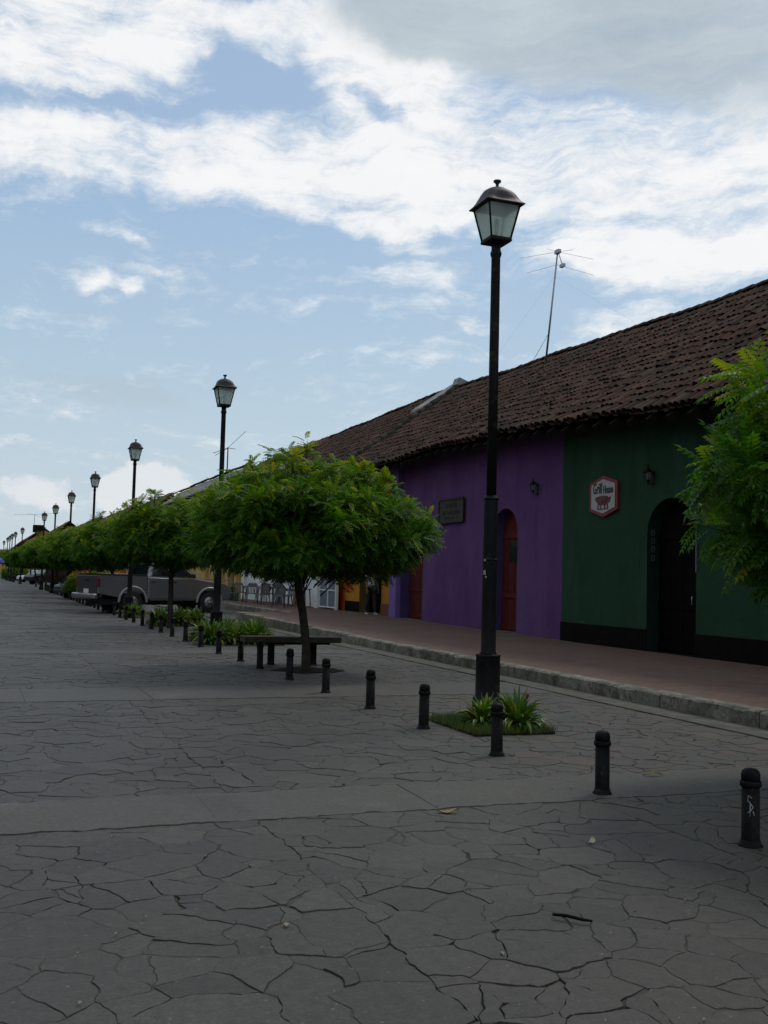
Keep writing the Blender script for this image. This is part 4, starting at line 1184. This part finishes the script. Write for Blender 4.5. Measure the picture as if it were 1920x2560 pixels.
    ws.add([(2.70, -.74, 1.37), (2.70, .74, 1.37), (2.10, .60, 1.87), (2.10, -.60, 1.87), (2.66, -.74, 1.37), (2.66, .74, 1.37), (2.06, .60, 1.87), (2.06, -.60, 1.87)], [(0, 1, 2, 3), (7, 6, 5, 4), (0, 4, 5, 1), (1, 5, 6, 2), (2, 6, 7, 3), (3, 7, 4, 0)])
    o = ws.build('windscreen', M_GLASSD, P); o.location.x = .015
    MB().add([(.63, -.7, 1.42), (.63, .7, 1.42), (.76, .6, 1.80), (.76, -.6, 1.80), (.66, -.7, 1.42), (.66, .7, 1.42), (.79, .6, 1.80), (.79, -.6, 1.80)], [(0, 1, 2, 3), (7, 6, 5, 4), (0, 4, 5, 1), (1, 5, 6, 2), (2, 6, 7, 3), (3, 7, 4, 0)]).build('rear_window', M_GLASSD, P).location.x = -.012
    MB().box((1.2, 0, .42), (4.6, 1.2, .2)).build('chassis', M_TYRE, P)
    for cx in (0, wb):
        for s in (-1, 1): wheel(P, cx, s * .76, .41, .27, s)
    return P
pickup()

def car(label, cat, name, loc, rz, L, H, paint, suv=True):
    C_ = thing(name, label, cat, loc, rz)
    wb = L * .58; z0 = .3; r = .36 if suv else .31; belt = H * .58
    low = [(-L * .21, z0)] + [( -r - .1, z0)] + arc_pts(0, r, r + .08, PI, 0)[1:-1] + [(r + .1, z0), (wb - r - .1, z0)] + arc_pts(wb, r, r + .08, PI, 0)[1:-1] + [(wb + r + .1, z0), (L * .78, z0 + .1), (L * .79, belt * .75), (L * .75, belt * .92), (L * .5, belt), (-L * .2, belt), (-L * .215, belt * .6)]
    MB().prism(low, -.88, .88).build('body', paint, C_, bevel=.06)
    vs = []
    for s in (-1, 1): vs += [(-L * .2, s * .82, belt - .02), (L * .52, s * .82, belt - .02), (L * .36, s * .66, H), (-L * .15, s * .66, H)]
    MB().add(vs, [(0, 1, 2, 3), (7, 6, 5, 4), (0, 4, 5, 1), (1, 5, 6, 2), (2, 6, 7, 3), (3, 7, 4, 0)]).build('cabin', paint, C_, bevel=.05)
    f = lambda z: .82 - .16 * (z - belt) / (H - belt) + .015
    for s in (-1, 1):
        za, zb = belt + .06, H - .12
        q = [(-L * .14, s * f(za), za), (L * .46, s * f(za), za), (L * .36, s * f(zb), zb), (-L * .12, s * f(zb), zb)]
        MB().add(q + [(x, y - s * .03, z) for x, y, z in q], [(0, 1, 2, 3), (7, 6, 5, 4), (0, 4, 5, 1), (1, 5, 6, 2), (2, 6, 7, 3), (3, 7, 4, 0)]).build('side_window', M_GLASSD, C_)
        MB().box((L * .765, s * .66, belt * .78), (.14, .36, .16)).build('headlight', M_CHROME, C_, bevel=.03)
        for cx in (0, wb): wheel(C_, cx, s * .78, r, .24, s)
    x0, x1 = L * .52 + .01, L * .36 + .01
    q = [(x0 - .03, -.72, belt + .05), (x0 - .03, .72, belt + .05), (x1 + .03, .6, H - .06), (x1 + .03, -.6, H - .06)]
    MB().add([(x + .02, y, z) for x, y, z in q] + [(x - .02, y, z) for x, y, z in q], [(0, 1, 2, 3), (7, 6, 5, 4), (0, 4, 5, 1), (1, 5, 6, 2), (2, 6, 7, 3), (3, 7, 4, 0)]).build('windscreen', mat_glass('pale_windscreen', (.10, .14, .15), .12), C_)
    MB().box((L * .79, 0, belt * .5), (.08, 1.7, .2)).build('bumper', M_TYRE if suv else paint, C_, bevel=.04)
    return C_
car('dark suv parked nose towards the street beyond the pickup', 'suv', 'dark_suv', (7.3, 113, 0), R(180 + 28), 4.6, 1.8, M_DARKCAR)
car('white car parked left of the dark suv, mostly hidden', 'car', 'white_car', (7.0, 132, 0), R(180 + 28), 4.4, 1.45, M_WHITECAR, False)
car('grey car parked behind the pickup, hidden by trees', 'car', 'grey_car', (6.9, 60, 0), R(180 + 30), 4.3, 1.42, M_TRUCKD, False)

# ------------------------------------------------------------------ terrace furniture
def make_chair():
    c = thing('plastic_chair', '', 'chair', (0, 0, 0), 0, 'pale plastic armchairs on the terrace')
    MB().box((0, 0, .42), (.46, .44, .04)).build('seat', M_PLASTIC, c, bevel=.015)
    b = MB()
    for k in range(6): b.box((-.17 + .068 * k, .235, .64), (.034, .02, .42), (R(-9), 0, 0))
    b.tube([(-.22, .20, .43), (-.22, .26, .76), (-.15, .285, .86), (0, .29, .89), (.15, .285, .86), (.22, .26, .76), (.22, .20, .43)], .018, 6)
    b.box((0, .275, .80), (.36, .02, .1), (R(-9), 0, 0)); b.build('backrest', M_PLASTIC, c)
    for s in (-1, 1):
        MB().tube([(s * .23, .24, .66), (s * .26, 0, .66), (s * .26, -.2, .65), (s * .25, -.24, .6), (s * .23, -.22, .43)], .02, 6).build('armrest', M_PLASTIC, c)
        for t in (-1, 1): MB().tube([(s * .20, t * .18, .42), (s * .25, t * .23, 0)], [.025, .018], 6).build('leg', M_PLASTIC, c)
    return c
ch = make_chair()
CP = [(10.75, 39.4, R(160), 'pale plastic chair nearest the white gate, back to the street'), (11.25, 40.3, R(30), 'pale plastic chair second from the gate, facing the wall table'), (10.85, 42.3, R(200), 'pale plastic chair in the middle of the terrace, back to the street'),
      (11.9, 42.0, R(-60), 'pale plastic chair against the dado in the middle'), (10.9, 44.3, R(170), 'pale plastic chair fourth along the terrace edge'), (11.8, 45.0, R(20), 'pale plastic chair by the wall at the far left table'), (10.9, 46.6, R(150), 'leftmost pale plastic chair beside the green planters')]
for i, (x, y, rz, lb) in enumerate(CP):
    o = ch if i == 0 else dup(ch)
    o.location = (x, y, walk_z(y)); o.rotation_euler = (0, 0, rz); o['label'] = lb
def make_table():
    t = thing('plastic_table', '', 'table', (0, 0, 0), 0, 'pale plastic tables on the terrace')
    MB().box((0, 0, .71), (.8, .8, .035)).build('tabletop', M_PLASTIC, t, bevel=.015)
    for sx in (-1, 1):
        for sy in (-1, 1): MB().tube([(sx * .32, sy * .32, .70), (sx * .36, sy * .36, 0)], [.03, .022], 6).build('leg', M_PLASTIC, t)
    return t
tb = make_table()
for i, (x, y, lb) in enumerate([(11.75, 39.9, 'pale plastic table nearest the white gate'), (11.3, 43.1, 'pale plastic table in the middle of the terrace'), (11.3, 45.9, 'pale plastic table farthest left on the terrace')]):
    o = tb if i == 0 else dup(tb)
    o.location = (x, y, walk_z(y)); o['label'] = lb
G = thing('white_gate', 'white metal framed gate with grey mesh panels before the orange house', 'gate', (12.2, 36.5, walk_z(37)))
MB().box((0, .06, .52), (.1, .1, 1.04)).build('post', M_WHITE, G)
f = MB()
for y in (.18, 1.2, 2.25): f.box((.03, y, 1.15), (.05, .055, 2.2))
for z in (.08, .72, 1.35, 2.22): f.box((.03, 1.22, z), (.044, 2.02, .045))
f.build('frame', M_WHITE, G)
for y in (.69, 1.725): MB().box((.045, y, 1.15), (.012, .96, 2.1)).build('mesh_panel', basic('gate_mesh', (.13, .15, .17), .5, .2, 20, 0, .2), G)
w = MB(); w.prism([(2.32, 0), (2.32, 1.1), (2.42, 1.2), (2.75, 1.22), (2.75, 0)], -.06, .1, plane='yz'); w.build('side_wall', M_WHITE, G)
RL = thing('terrace_railing', 'thin pale railing in front of the beige house beyond the chairs', 'railing', (10.7, 47.6, walk_z(50)))
f = MB(); f.tube([(0, 0, .95), (0, 9, .95)], .022, 6); f.tube([(0, 0, .5), (0, 9, .5)], .016, 6)
f.build('rail', M_FLASH, RL)
for k in range(7): MB().tube([(0, k * 1.5, 0), (0, k * 1.5, .95)], .02, 6).build('post', M_FLASH, RL)
for i, (x, y, lb) in enumerate([(10.95, 48.4, 'green box planter beside the leftmost terrace chair'), (10.95, 51.2, 'green box planter farther left by the thin railing')]):
    p = thing('box_planter', lb, 'planter', (x, y, walk_z(y)), 0, 'green box planters')
    b = MB(); b.prism([(-.45, 0), (.45, 0), (.5, .38), (-.5, .38)], -.2, .2, plane='yz'); b.build('box', M_PLANTER, p)
    q = link('plant', SP[1], p, (0, 0, .33))

# person under the tree crown, in front of the ochre doorway
def skin_mesh(name, verts, edges, mat, parent, sub=2, root=0):
    me = bpy.data.meshes.new(name); me.from_pydata([v[:3] for v in verts], edges, []); me.materials.append(mat)
    o = link(name, me, parent)
    o.modifiers.new('skin', 'SKIN').use_smooth_shade = True
    if not me.skin_vertices: me.skin_vertices.new() if hasattr(me.skin_vertices, 'new') else None
    for i, v in enumerate(verts):
        r = v[3] if hasattr(v[3], '__len__') else (v[3], v[3])
        me.skin_vertices[0].data[i].radius = r; me.skin_vertices[0].data[i].use_root = (i == root)
    s = o.modifiers.new('sub', 'SUBSURF'); s.levels = sub; s.render_levels = sub
    return o
def person():
    P = thing('person', 'person in white blouse and black trousers walking past the dark ochre doorway', 'person', (12.15, 32.75, walk_z(32.7)), R(10))
    v = []; e = []
    def add(x, y, z, r, p=None):
        v.append((x, y, z, r))
        if p is not None: e.append((p, len(v) - 1))
        return len(v) - 1
    pel = add(0, 0, .92, (.14, .11)); wa = add(0, 0, 1.06, (.12, .09), pel); chst = add(0, -.01, 1.26, (.14, .10), wa); nk0 = add(0, .0, 1.40, (.07, .06), chst)
    nk = add(0, -.01, 1.47, .045, nk0); hd0 = add(0, -.025, 1.54, (.062, .075), nk); hd = add(0, -.02, 1.62, (.072, .085), hd0); add(0, -.01, 1.68, (.05, .06), hd)
    for s in (-1, 1):
        fy = -.16 * s
        hp = add(s * .09, 0, .88, .088, pel); kn = add(s * .085, fy * .45 - .02, .48, .055, hp); cf = add(s * .085, fy * .75, .32, .052, kn); an = add(s * .085, fy + .03, .08, .034, cf); add(s * .09, fy - .1, .035, (.036, .025), an)
        sh = add(s * .17, 0, 1.36, .05, nk0); el = add(s * .24, .05 * s, 1.10, .037, sh); wr = add(s * .25, -.08 + .05 * s, .88, .026, el); pm = add(s * .25, -.10 + .05 * s, .81, (.018, .034), wr)
        for k in range(4):
            a = add(s * .25, -.13 + .022 * k + .05 * s, .755, .010, pm); add(s * .24, -.128 + .021 * k + .05 * s, .705 + .006 * abs(k - 1.4), .008, a)
        a = add(s * .235, -.145 + .05 * s, .80, .011, pm); add(s * .225, -.165 + .05 * s, .765, .009, a)
    body = skin_mesh('body', v, e, M_SKIN, P)
    # face
    f = MB(); f.lathe([(.004, -.02), (.014, 0), (.006, .03)], 8, (0, -.112, 1.60)); 
    f.build('nose', M_SKIN, body)
    f = MB()
    for s in (-1, 1): f.lathe([(.002, -.008), (.011, 0), (.002, .008)], 8, (s * .031, -.096, 1.63))
    f.build('eyes', M_HAIR, body)
    MB().box((0, -.104, 1.565), (.045, .012, .01)).build('mouth', M_REDDOOR, body)
    hv = [(0, .02, 1.70, (.085, .085)), (0, .05, 1.62, (.085, .07)), (0, .065, 1.50, (.06, .045))]
    skin_mesh('hair', hv, [(0, 1), (1, 2)], M_HAIR, P)
    bl = [(0, 0, .93, (.16, .128)), (0, 0, 1.08, (.138, .108)), (0, -.01, 1.26, (.158, .118)), (0, 0, 1.385, (.10, .075))]
    be = [(0, 1), (1, 2), (2, 3)]
    for s in (-1, 1):
        b = len(bl); bl += [(s * .17, 0, 1.355, .066), (s * .235, .045 * s, 1.13, .054)]; be += [(3, b), (b, b + 1)]
    skin_mesh('blouse', bl, be, M_BLOUSE, P)
    tr = [(0, 0, .94, (.15, .12))]; te = []
    for s in (-1, 1):
        fy = -.16 * s; b = len(tr)
        tr += [(s * .09, 0, .86, .102), (s * .085, fy * .45 - .02, .48, .073), (s * .085, fy * .75, .32, .068), (s * .085, fy + .02, .10, .058)]; te += [(0, b), (b, b + 1), (b + 1, b + 2), (b + 2, b + 3)]
    skin_mesh('trousers', tr, te, M_TROUSER, P)
    for s in (-1, 1):
        fy = -.16 * s
        skin_mesh('shoe', [(s * .087, fy + .06, .04, (.04, .035)), (s * .09, fy - .05, .035, (.042, .03)), (s * .092, fy - .14, .028, (.032, .022))], [(0, 1), (1, 2)], M_SHOE, P)
person()

# parasol far down the street at the left edge
U = thing('parasol', 'blue parasol far down the street at the left edge', 'parasol', (.24, 62, 0))
MB().lathe([(.25, 0), (.25, .06), (.05, .09), (.025, .12), (.022, 2.55)], 14).build('pole', M_STEEL, U)
MB().lathe([(.75, 1.86), (.78, 1.84), (.72, 1.98), (.45, 2.2), (.12, 2.38), (.02, 2.42)], 8, smooth=False).build('canopy', M_BLUE, U)

# ------------------------------------------------------------------ antennas
A = thing('tv_antenna', 'tall tv antenna mast with long thin rods on the near tiled roof', 'antenna', (16.4, 28.75, 8.5))
MB().tube([(0, 0, 0), (.02, -.62, 3.5)], [.035, .026], 8).build('mast', M_STEEL, A)
a = MB()
tp = Vector((.02, -.62, 3.46))
for (dx, dy, dz, o) in ((0, 2.5, .5, 0), (0, -2.05, -.82, 0), (0, 2.0, .28, -.42), (0, -2.1, -.9, -.42), (0, .7, .3, 0), (0, -.9, -.2, 0)):
    p = tp + Vector((0, 0, o)); a.tube([p, p + Vector((dx, dy, dz))], .0055, 5)
a.tube([tp + Vector((0, 0, .05)), tp + Vector((.05, -.22, -.5))], .014, 5); a.box(tp, (.12, .22, .12)); a.box(tp + Vector((.05, -.22, -.5)), (.1, .2, .1))
a.build('rods', M_STEEL, A)
a = MB()
for e_ in ((-.5, 3.2, -.05), (.3, -4.4, .0)): a.tube([(0, -.48, 2.7), (e_[0], e_[1], e_[2] + .4)], .0016, 4)
a.tube([(0, -.1, .9), (-.2, .6, .05)], .01, 4); a.build('guy_wire', M_STEEL, A)
A2 = thing('tv_antenna', 'small tv antenna with crossed rods on the far roof behind the second lamp', 'antenna', (16.4, 75.6, 8.8))
MB().tube([(0, 0, 0), (0, 0, 2.15)], .045, 6).build('mast', M_WOOD, A2)
a = MB(); t = Vector((0, 0, 2.1))
for d in ((.0, 4.5, -.1), (0, -5.5, .55), (-1.5, -2.0, -.7), (1, 2, .2)): a.tube([t, t + Vector(d)], .02, 4)
a.build('rods', M_WOOD, A2)
dup(A2, (9.6, 240, 11.5), 1.2, 'tiny tv antenna above the last roofs at the left edge')

# ------------------------------------------------------------------ litter
def litter(name, label, cat, x, y, rz, L, W, mat, group=None, z=.013):
    g = random.Random(int(x * 100)); mb = MB(); n = 8; vs = []
    for k in range(n + 1):
        t = k / n; w = W * math.sin(PI * min(.98, t + .02)) ** .7; zz = .004 + .012 * math.sin(t * 5 + x)
        vs += [((t - .5) * L, -w + .006 * math.sin(9 * t), zz + .008), ((t - .5) * L, 0, zz), ((t - .5) * L, w, zz + .006)]
    fs = []
    for k in range(n):
        for j in range(2): q = k * 3 + j; fs.append((q, q + 1, q + 4, q + 3))
    mb.add(vs, fs, 0, True)
    o = mb.build(name, mat); o.location = (x, y, z); o.rotation_euler = (0, 0, rz)
    return tag(o, label, cat, group)
FL = 'fallen dry leaves on the paving'
litter('fallen_leaf', 'pale fallen leaf on the paving right of the lamp bed', 'leaf', 6.63, 8.75, R(-30), .17, .02, M_PALELEAF, FL)
litter('fallen_leaf', 'yellow fallen leaf on the concrete band between the two rightmost bollards', 'leaf', 4.99, 6.96, R(-25), .16, .018, M_DRYLEAF, FL)
litter('fallen_leaf', 'orange brown fallen leaf on the near edge of the concrete band', 'leaf', 2.86, 6.18, R(-15), .15, .028, M_DRYLEAF, FL)
litter('fallen_leaf', 'small yellow leaf on the dark slabs in the lower right', 'leaf', 3.35, 5.25, R(40), .07, .014, M_PALELEAF, FL)
tw = MB(); tw.tube([(-.09, 0, .012), (-.03, .006, .016), (.05, 0, .013), (.09, .008, .012)], [.006, .008, .0075, .005], 6)
o = tw.build('twig', M_WOOD); o.location = (2.5, 4.07, .01); o.rotation_euler = (0, 0, R(-48)); tag(o, 'short dark twig lying on the slabs in the foreground', 'twig')

gq = np.random.default_rng(33); n = 420
X = gq.uniform(-1, 7.5, n); Y = 2.5 + 15 * gq.random(n) ** 1.3; A = gq.uniform(0, 6.28, n); L_ = gq.uniform(.004, .016, n) * (1 + (gq.random(n) < .05) * .8); W_ = L_ * gq.uniform(.25, .6, n)
ca, sa = np.cos(A), np.sin(A); z = np.full(n, .012)
q = [(X - ca * L_, Y - sa * L_, z), (X + sa * W_, Y - ca * W_, z + .004), (X + ca * L_, Y + sa * L_, z), (X - sa * W_, Y + ca * W_, z + .006)]
V = np.stack([np.stack(p, 1) for p in q], 1).reshape(-1, 3)
tag(link('grit', fast_mesh('grit', V, np.arange(4 * n).reshape(-1, 4), basic('grit_bits', (.17, .14, .09), .9, .6, 3, 0, 0))), 'tiny scattered leaf bits and grit on the paving', 'grit', None, 'stuff')

# ------------------------------------------------------------------ world: sky with clouds
SUN_EL, SUN_AZ = 55., 62.      # bearing clockwise from +Y
w = bpy.data.worlds.new('World'); sc.world = w; w.use_nodes = True
nt = w.node_tree
bg = nt.nodes['Background']; bg.inputs['Strength'].default_value = .1
sky = nd(nt, 'ShaderNodeTexSky', sky_type='NISHITA'); sky.sun_disc = False
sky.sun_elevation = R(SUN_EL); sky.sun_rotation = R(SUN_AZ); sky.air_density = 1.0; sky.dust_density = 1.2; sky.ozone_density = 1.5
tc = nd(nt, 'ShaderNodeTexCoord'); nv = nd(nt, 'ShaderNodeVectorMath', operation='NORMALIZE'); nt.links.new(tc.outputs['Generated'], nv.inputs[0])
sx = nd(nt, 'ShaderNodeSeparateXYZ'); nt.links.new(nv.outputs[0], sx.inputs[0])
DEG = 180 / PI
az = math_(nt, 'MULTIPLY', math_(nt, 'ARCTAN2', sx.outputs[0], sx.outputs[1]), DEG)
el = math_(nt, 'MULTIPLY', math_(nt, 'ARCSINE', sx.outputs[2]), DEG)
cb = nd(nt, 'ShaderNodeCombineXYZ'); nt.links.new(az, cb.inputs[0]); nt.links.new(el, cb.inputs[1])
# cloud layer coordinates (flat layer seen in perspective) for the noise
zz = math_(nt, 'ADD', math_(nt, 'MAXIMUM', sx.outputs[2], 0), .16)
cp = nd(nt, 'ShaderNodeCombineXYZ'); nt.links.new(math_(nt, 'DIVIDE', sx.outputs[0], zz), cp.inputs[0]); nt.links.new(math_(nt, 'DIVIDE', sx.outputs[1], zz), cp.inputs[1])
def wnoise(scale, detail, rough, dist=0., vec=None, st=None, off=(0, 0, 0)):
    mp = nd(nt, 'ShaderNodeMapping'); mp.inputs['Scale'].default_value = st or (1, 1, 1); mp.inputs['Location'].default_value = off
    nt.links.new((vec or cp).outputs[0], mp.inputs[0])
    n = nd(nt, 'ShaderNodeTexNoise'); n.inputs['Scale'].default_value = scale; n.inputs['Detail'].default_value = detail; n.inputs['Roughness'].default_value = rough; n.inputs['Distortion'].default_value = dist
    nt.links.new(mp.outputs[0], n.inputs['Vector']); return n.outputs['Fac']
warp = nd(nt, 'ShaderNodeTexNoise'); warp.inputs['Scale'].default_value = .16; warp.inputs['Detail'].default_value = 5; warp.inputs['Roughness'].default_value = .6
nt.links.new(cb.outputs[0], warp.inputs['Vector'])
wv = nd(nt, 'ShaderNodeVectorMath', operation='MULTIPLY_ADD'); nt.links.new(warp.outputs['Color'], wv.inputs[0]); wv.inputs[1].default_value = (6, 3.6, 0)
sub = nd(nt, 'ShaderNodeVectorMath', operation='SUBTRACT'); nt.links.new(cb.outputs[0], sub.inputs[0]); sub.inputs[1].default_value = (3, 1.7, 0)
nt.links.new(sub.outputs[0], wv.inputs[2])
def blob(a, e, ra, re, rot=0., hard=.0):
    mp = nd(nt, 'ShaderNodeMapping', vector_type='TEXTURE'); mp.inputs['Location'].default_value = (a, e, 0); mp.inputs['Rotation'].default_value = (0, 0, R(rot)); mp.inputs['Scale'].default_value = (ra, re, 1)
    nt.links.new(wv.outputs[0], mp.inputs[0])
    ln = nd(nt, 'ShaderNodeVectorMath', operation='LENGTH'); nt.links.new(mp.outputs[0], ln.inputs[0])
    mr = nd(nt, 'ShaderNodeMapRange', interpolation_type='SMOOTHSTEP'); mr.inputs['From Min'].default_value = 1.0; mr.inputs['From Max'].default_value = hard; mr.inputs['To Min'].default_value = 0; mr.inputs['To Max'].default_value = 1
    nt.links.new(ln.outputs['Value'], mr.inputs['Value']); return mr.outputs[0]
def total(bl):
    acc = None
    for (wt, *b) in bl:
        o = math_(nt, 'MULTIPLY', blob(*b), wt); acc = o if acc is None else math_(nt, 'ADD', acc, o)
    return acc
WHITE = [(1.0, 1.5, 26.5, 11, 5.0, 0, .3), (.9, 2, 21.6, 7, 2.2, 8, .3), (1.0, 13, 22.3, 14, 3.0, 3, .35), (.8, 20, 20.7, 9, 2.3, 0, .3), (1.0, 28, 22.0, 13, 4.2, 0, .4), (1.1, 38, 20.5, 12, 5.2, 5, .4), (.9, 36, 17.3, 9, 1.7, -4, .3),
         (.55, 21.5, 18.6, 3.2, 1.2, -8, .2), (.55, 22, 16.3, 5.5, 1.3, -6, .2), (.5, 15.6, 14.2, 2.6, .9, 10, .2), (.6, 34, 14.3, 5, 1.6, 8, .3), (.42, 25.3, 14.4, 1.6, .7, 0, .2), (.62, 4.6, 15.4, 1.7, .8, 0, .2), (.62, 7.0, 15.4, 1.5, .75, 0, .2),
         (.5, .4, 19.3, 2.2, .6, 0, .2), (.42, 5.6, 18.2, 3.0, .45, -6, .2), (.8, 8, 28.5, 8, 2.6, 0, .3), (.9, 20, 27, 10, 4, -20, .4)]
GAPS = [(-.45, 13.5, 26.6, 4.6, 1.1, -14, .2), (-.7, 20.5, 25.0, 3.4, 1.0, -28, .2), (-.35, 3.5, 23.7, 5, .8, 10, .2), (-.35, 10, 24.8, 4, .8, 5, .2), (-.6, 29, 19.1, 3.2, .8, -6, .2), (-.35, 4, 27.6, 2.5, 1, 20, .2)]
dens = math_(nt, 'MINIMUM', total(WHITE), .92)
dens = math_(nt, 'ADD', dens, total(GAPS))
f1 = wnoise(2.6, 9, .62, .6); f2 = wnoise(11, 8, .65, .4, None, (1, .55, 1)); f3 = wnoise(.7, 4, .5, 0)
mpw = nd(nt, 'ShaderNodeMapping'); mpw.inputs['Rotation'].default_value = (0, 0, R(12)); mpw.inputs['Scale'].default_value = (.09, .62, 1); nt.links.new(wv.outputs[0], mpw.inputs[0])
f4n = nd(nt, 'ShaderNodeTexNoise'); f4n.inputs['Scale'].default_value = 1.0; f4n.inputs['Detail'].default_value = 10; f4n.inputs['Roughness'].default_value = .68; f4n.inputs['Distortion'].default_value = .15; nt.links.new(mpw.outputs[0], f4n.inputs['Vector']); f4 = f4n.outputs['Fac']
fb = math_(nt, 'ADD', math_(nt, 'ADD', math_(nt, 'MULTIPLY', math_(nt, 'SUBTRACT', f4, .5), 2.3), math_(nt, 'MULTIPLY', math_(nt, 'SUBTRACT', f1, .5), 1.5)), math_(nt, 'MULTIPLY', math_(nt, 'SUBTRACT', f2, .5), 1.5))
dens = math_(nt, 'ADD', dens, fb)
# everywhere outside the part of the sky in view: broken cloud
away = nd(nt, 'ShaderNodeMapRange', interpolation_type='SMOOTHSTEP'); away.inputs['From Min'].default_value = 30; away.inputs['From Max'].default_value = 60
nt.links.new(math_(nt, 'ABSOLUTE', math_(nt, 'SUBTRACT', az, 18)), away.inputs['Value'])
high = nd(nt, 'ShaderNodeMapRange', interpolation_type='SMOOTHSTEP'); high.inputs['From Min'].default_value = 30; high.inputs['From Max'].default_value = 42; nt.links.new(el, high.inputs['Value'])
out_ = math_(nt, 'MAXIMUM', away.outputs[0], high.outputs[0])
dens = math_(nt, 'ADD', dens, math_(nt, 'MULTIPLY', out_, math_(nt, 'MULTIPLY', f3, .9)))
cov = nd(nt, 'ShaderNodeMapRange', interpolation_type='SMOOTHSTEP'); cov.inputs['From Min'].default_value = -.02; cov.inputs['From Max'].default_value = 1.12; nt.links.new(dens, cov.inputs['Value'])
# low cumulus at the horizon
low = total([(.95, 8.2, 4.6, 3.2, 1.9, 0, .35), (.7, 6.6, 4.0, 2.6, 1.4, 0, .3), (.7, 2.2, 4.2, 3.2, 1.3, 0, .3), (.4, 11, 7.0, 2.6, .8, 0, .2)])
low = math_(nt, 'ADD', low, math_(nt, 'MULTIPLY', math_(nt, 'SUBTRACT', wnoise(.55, 7, .6, .2, cb), .5), .9))
lowc = nd(nt, 'ShaderNodeMapRange', interpolation_type='SMOOTHSTEP'); lowc.inputs['From Min'].default_value = .3; lowc.inputs['From Max'].default_value = .75; nt.links.new(low, lowc.inputs['Value'])
# grey cloud bank, upper right, and one small grey patch
grey = total([(1.0, 30, 29.5, 14, 5.2, -12, .45), (1.0, 41, 27.5, 13, 5.2, -14, .4), (.75, 22, 30, 8, 3.5, -10, .4), (.4, 38, 23.5, 5, 1.6, -12, .2)])
grey = math_(nt, 'ADD', math_(nt, 'MINIMUM', grey, 1.05), math_(nt, 'ADD', math_(nt, 'MULTIPLY', math_(nt, 'SUBTRACT', f1, .5), .7), math_(nt, 'MULTIPLY', math_(nt, 'SUBTRACT', f4, .5), 1.1)))
gcov = nd(nt, 'ShaderNodeMapRange', interpolation_type='SMOOTHSTEP'); gcov.inputs['From Min'].default_value = .1; gcov.inputs['From Max'].default_value = 1.15; nt.links.new(grey, gcov.inputs['Value'])
gp_ = math_(nt, 'MULTIPLY', math_(nt, 'ADD', total([(.8, 6.8, 9.6, 4.5, 1.2, -4, .2), (.35, 3.5, 10.3, 3, 1.0, 0, .2)]), math_(nt, 'MULTIPLY', math_(nt, 'SUBTRACT', f1, .5), .8)), .5, clamp=True)
# base sky: Nishita with a pale veil of haze, thicker towards the horizon
K = 10.
veil = nd(nt, 'ShaderNodeMapRange'); veil.inputs['From Min'].default_value = 0; veil.inputs['From Max'].default_value = 32; veil.inputs['To Min'].default_value = .9; veil.inputs['To Max'].default_value = .62; nt.links.new(el, veil.inputs['Value'])
vcol = ramp(nt, math_(nt, 'DIVIDE', el, 32, clamp=True), [(0, (.60, .69, .76)), (.3, (.50, .635, .74)), (.6, (.40, .565, .755)), (1, (.41, .56, .76))])
def scaled(c, k=K): return mixc(nt, 1., c, (k, k, k), 'MULTIPLY')
base = mixc(nt, veil.outputs[0], sky.outputs[0], scaled(vcol))
base = mixc(nt, gp_, base, (.44 * K, .52 * K, .58 * K))
ctex = wnoise(5, 7, .6, .3)
wcol = ramp(nt, math_(nt, 'ADD', math_(nt, 'MULTIPLY', cov.outputs[0], .6), math_(nt, 'MULTIPLY', math_(nt, 'SUBTRACT', ctex, .35), 1.3)), [(0, (.74, .81, .86)), (.35, (.84, .88, .905)), (.7, (.92, .93, .935)), (1, (.95, .95, .95))])
c = mixc(nt, math_(nt, 'MULTIPLY', cov.outputs[0], .97), base, scaled(wcol))
lcol = ramp(nt, lowc.outputs[0], [(0, (.66, .72, .78)), (1, (.80, .82, .84))])
c = mixc(nt, math_(nt, 'MULTIPLY', lowc.outputs[0], .8), c, scaled(lcol))
gcol = ramp(nt, math_(nt, 'ADD', math_(nt, 'MULTIPLY', wnoise(1.6, 7, .6), .6), math_(nt, 'MULTIPLY', f4, .4)), [(.36, (.40, .485, .55)), (.64, (.61, .675, .725))])
c = mixc(nt, gcov.outputs[0], c, scaled(gcol))
nt.links.new(c, bg.inputs['Color'])

sl = bpy.data.lights.new('sun', 'SUN'); sl.energy = 1.0; sl.angle = R(12); sl.color = (1, .96, .9)
so = bpy.data.objects.new('sun', sl); COL.objects.link(so)
sd = Vector((math.sin(R(SUN_AZ)) * math.cos(R(SUN_EL)), math.cos(R(SUN_AZ)) * math.cos(R(SUN_EL)), math.sin(R(SUN_EL))))
so.rotation_euler = (-sd).to_track_quat('-Z', 'Y').to_euler(); so.location = (20, 20, 40)

sc.view_settings.view_transform = 'Standard'; sc.view_settings.look = 'None'; sc.view_settings.exposure = 0; sc.view_settings.gamma = 1
sc.render.engine = 'CYCLES'
sc.cycles.max_bounces = 6; sc.cycles.transparent_max_bounces = 8
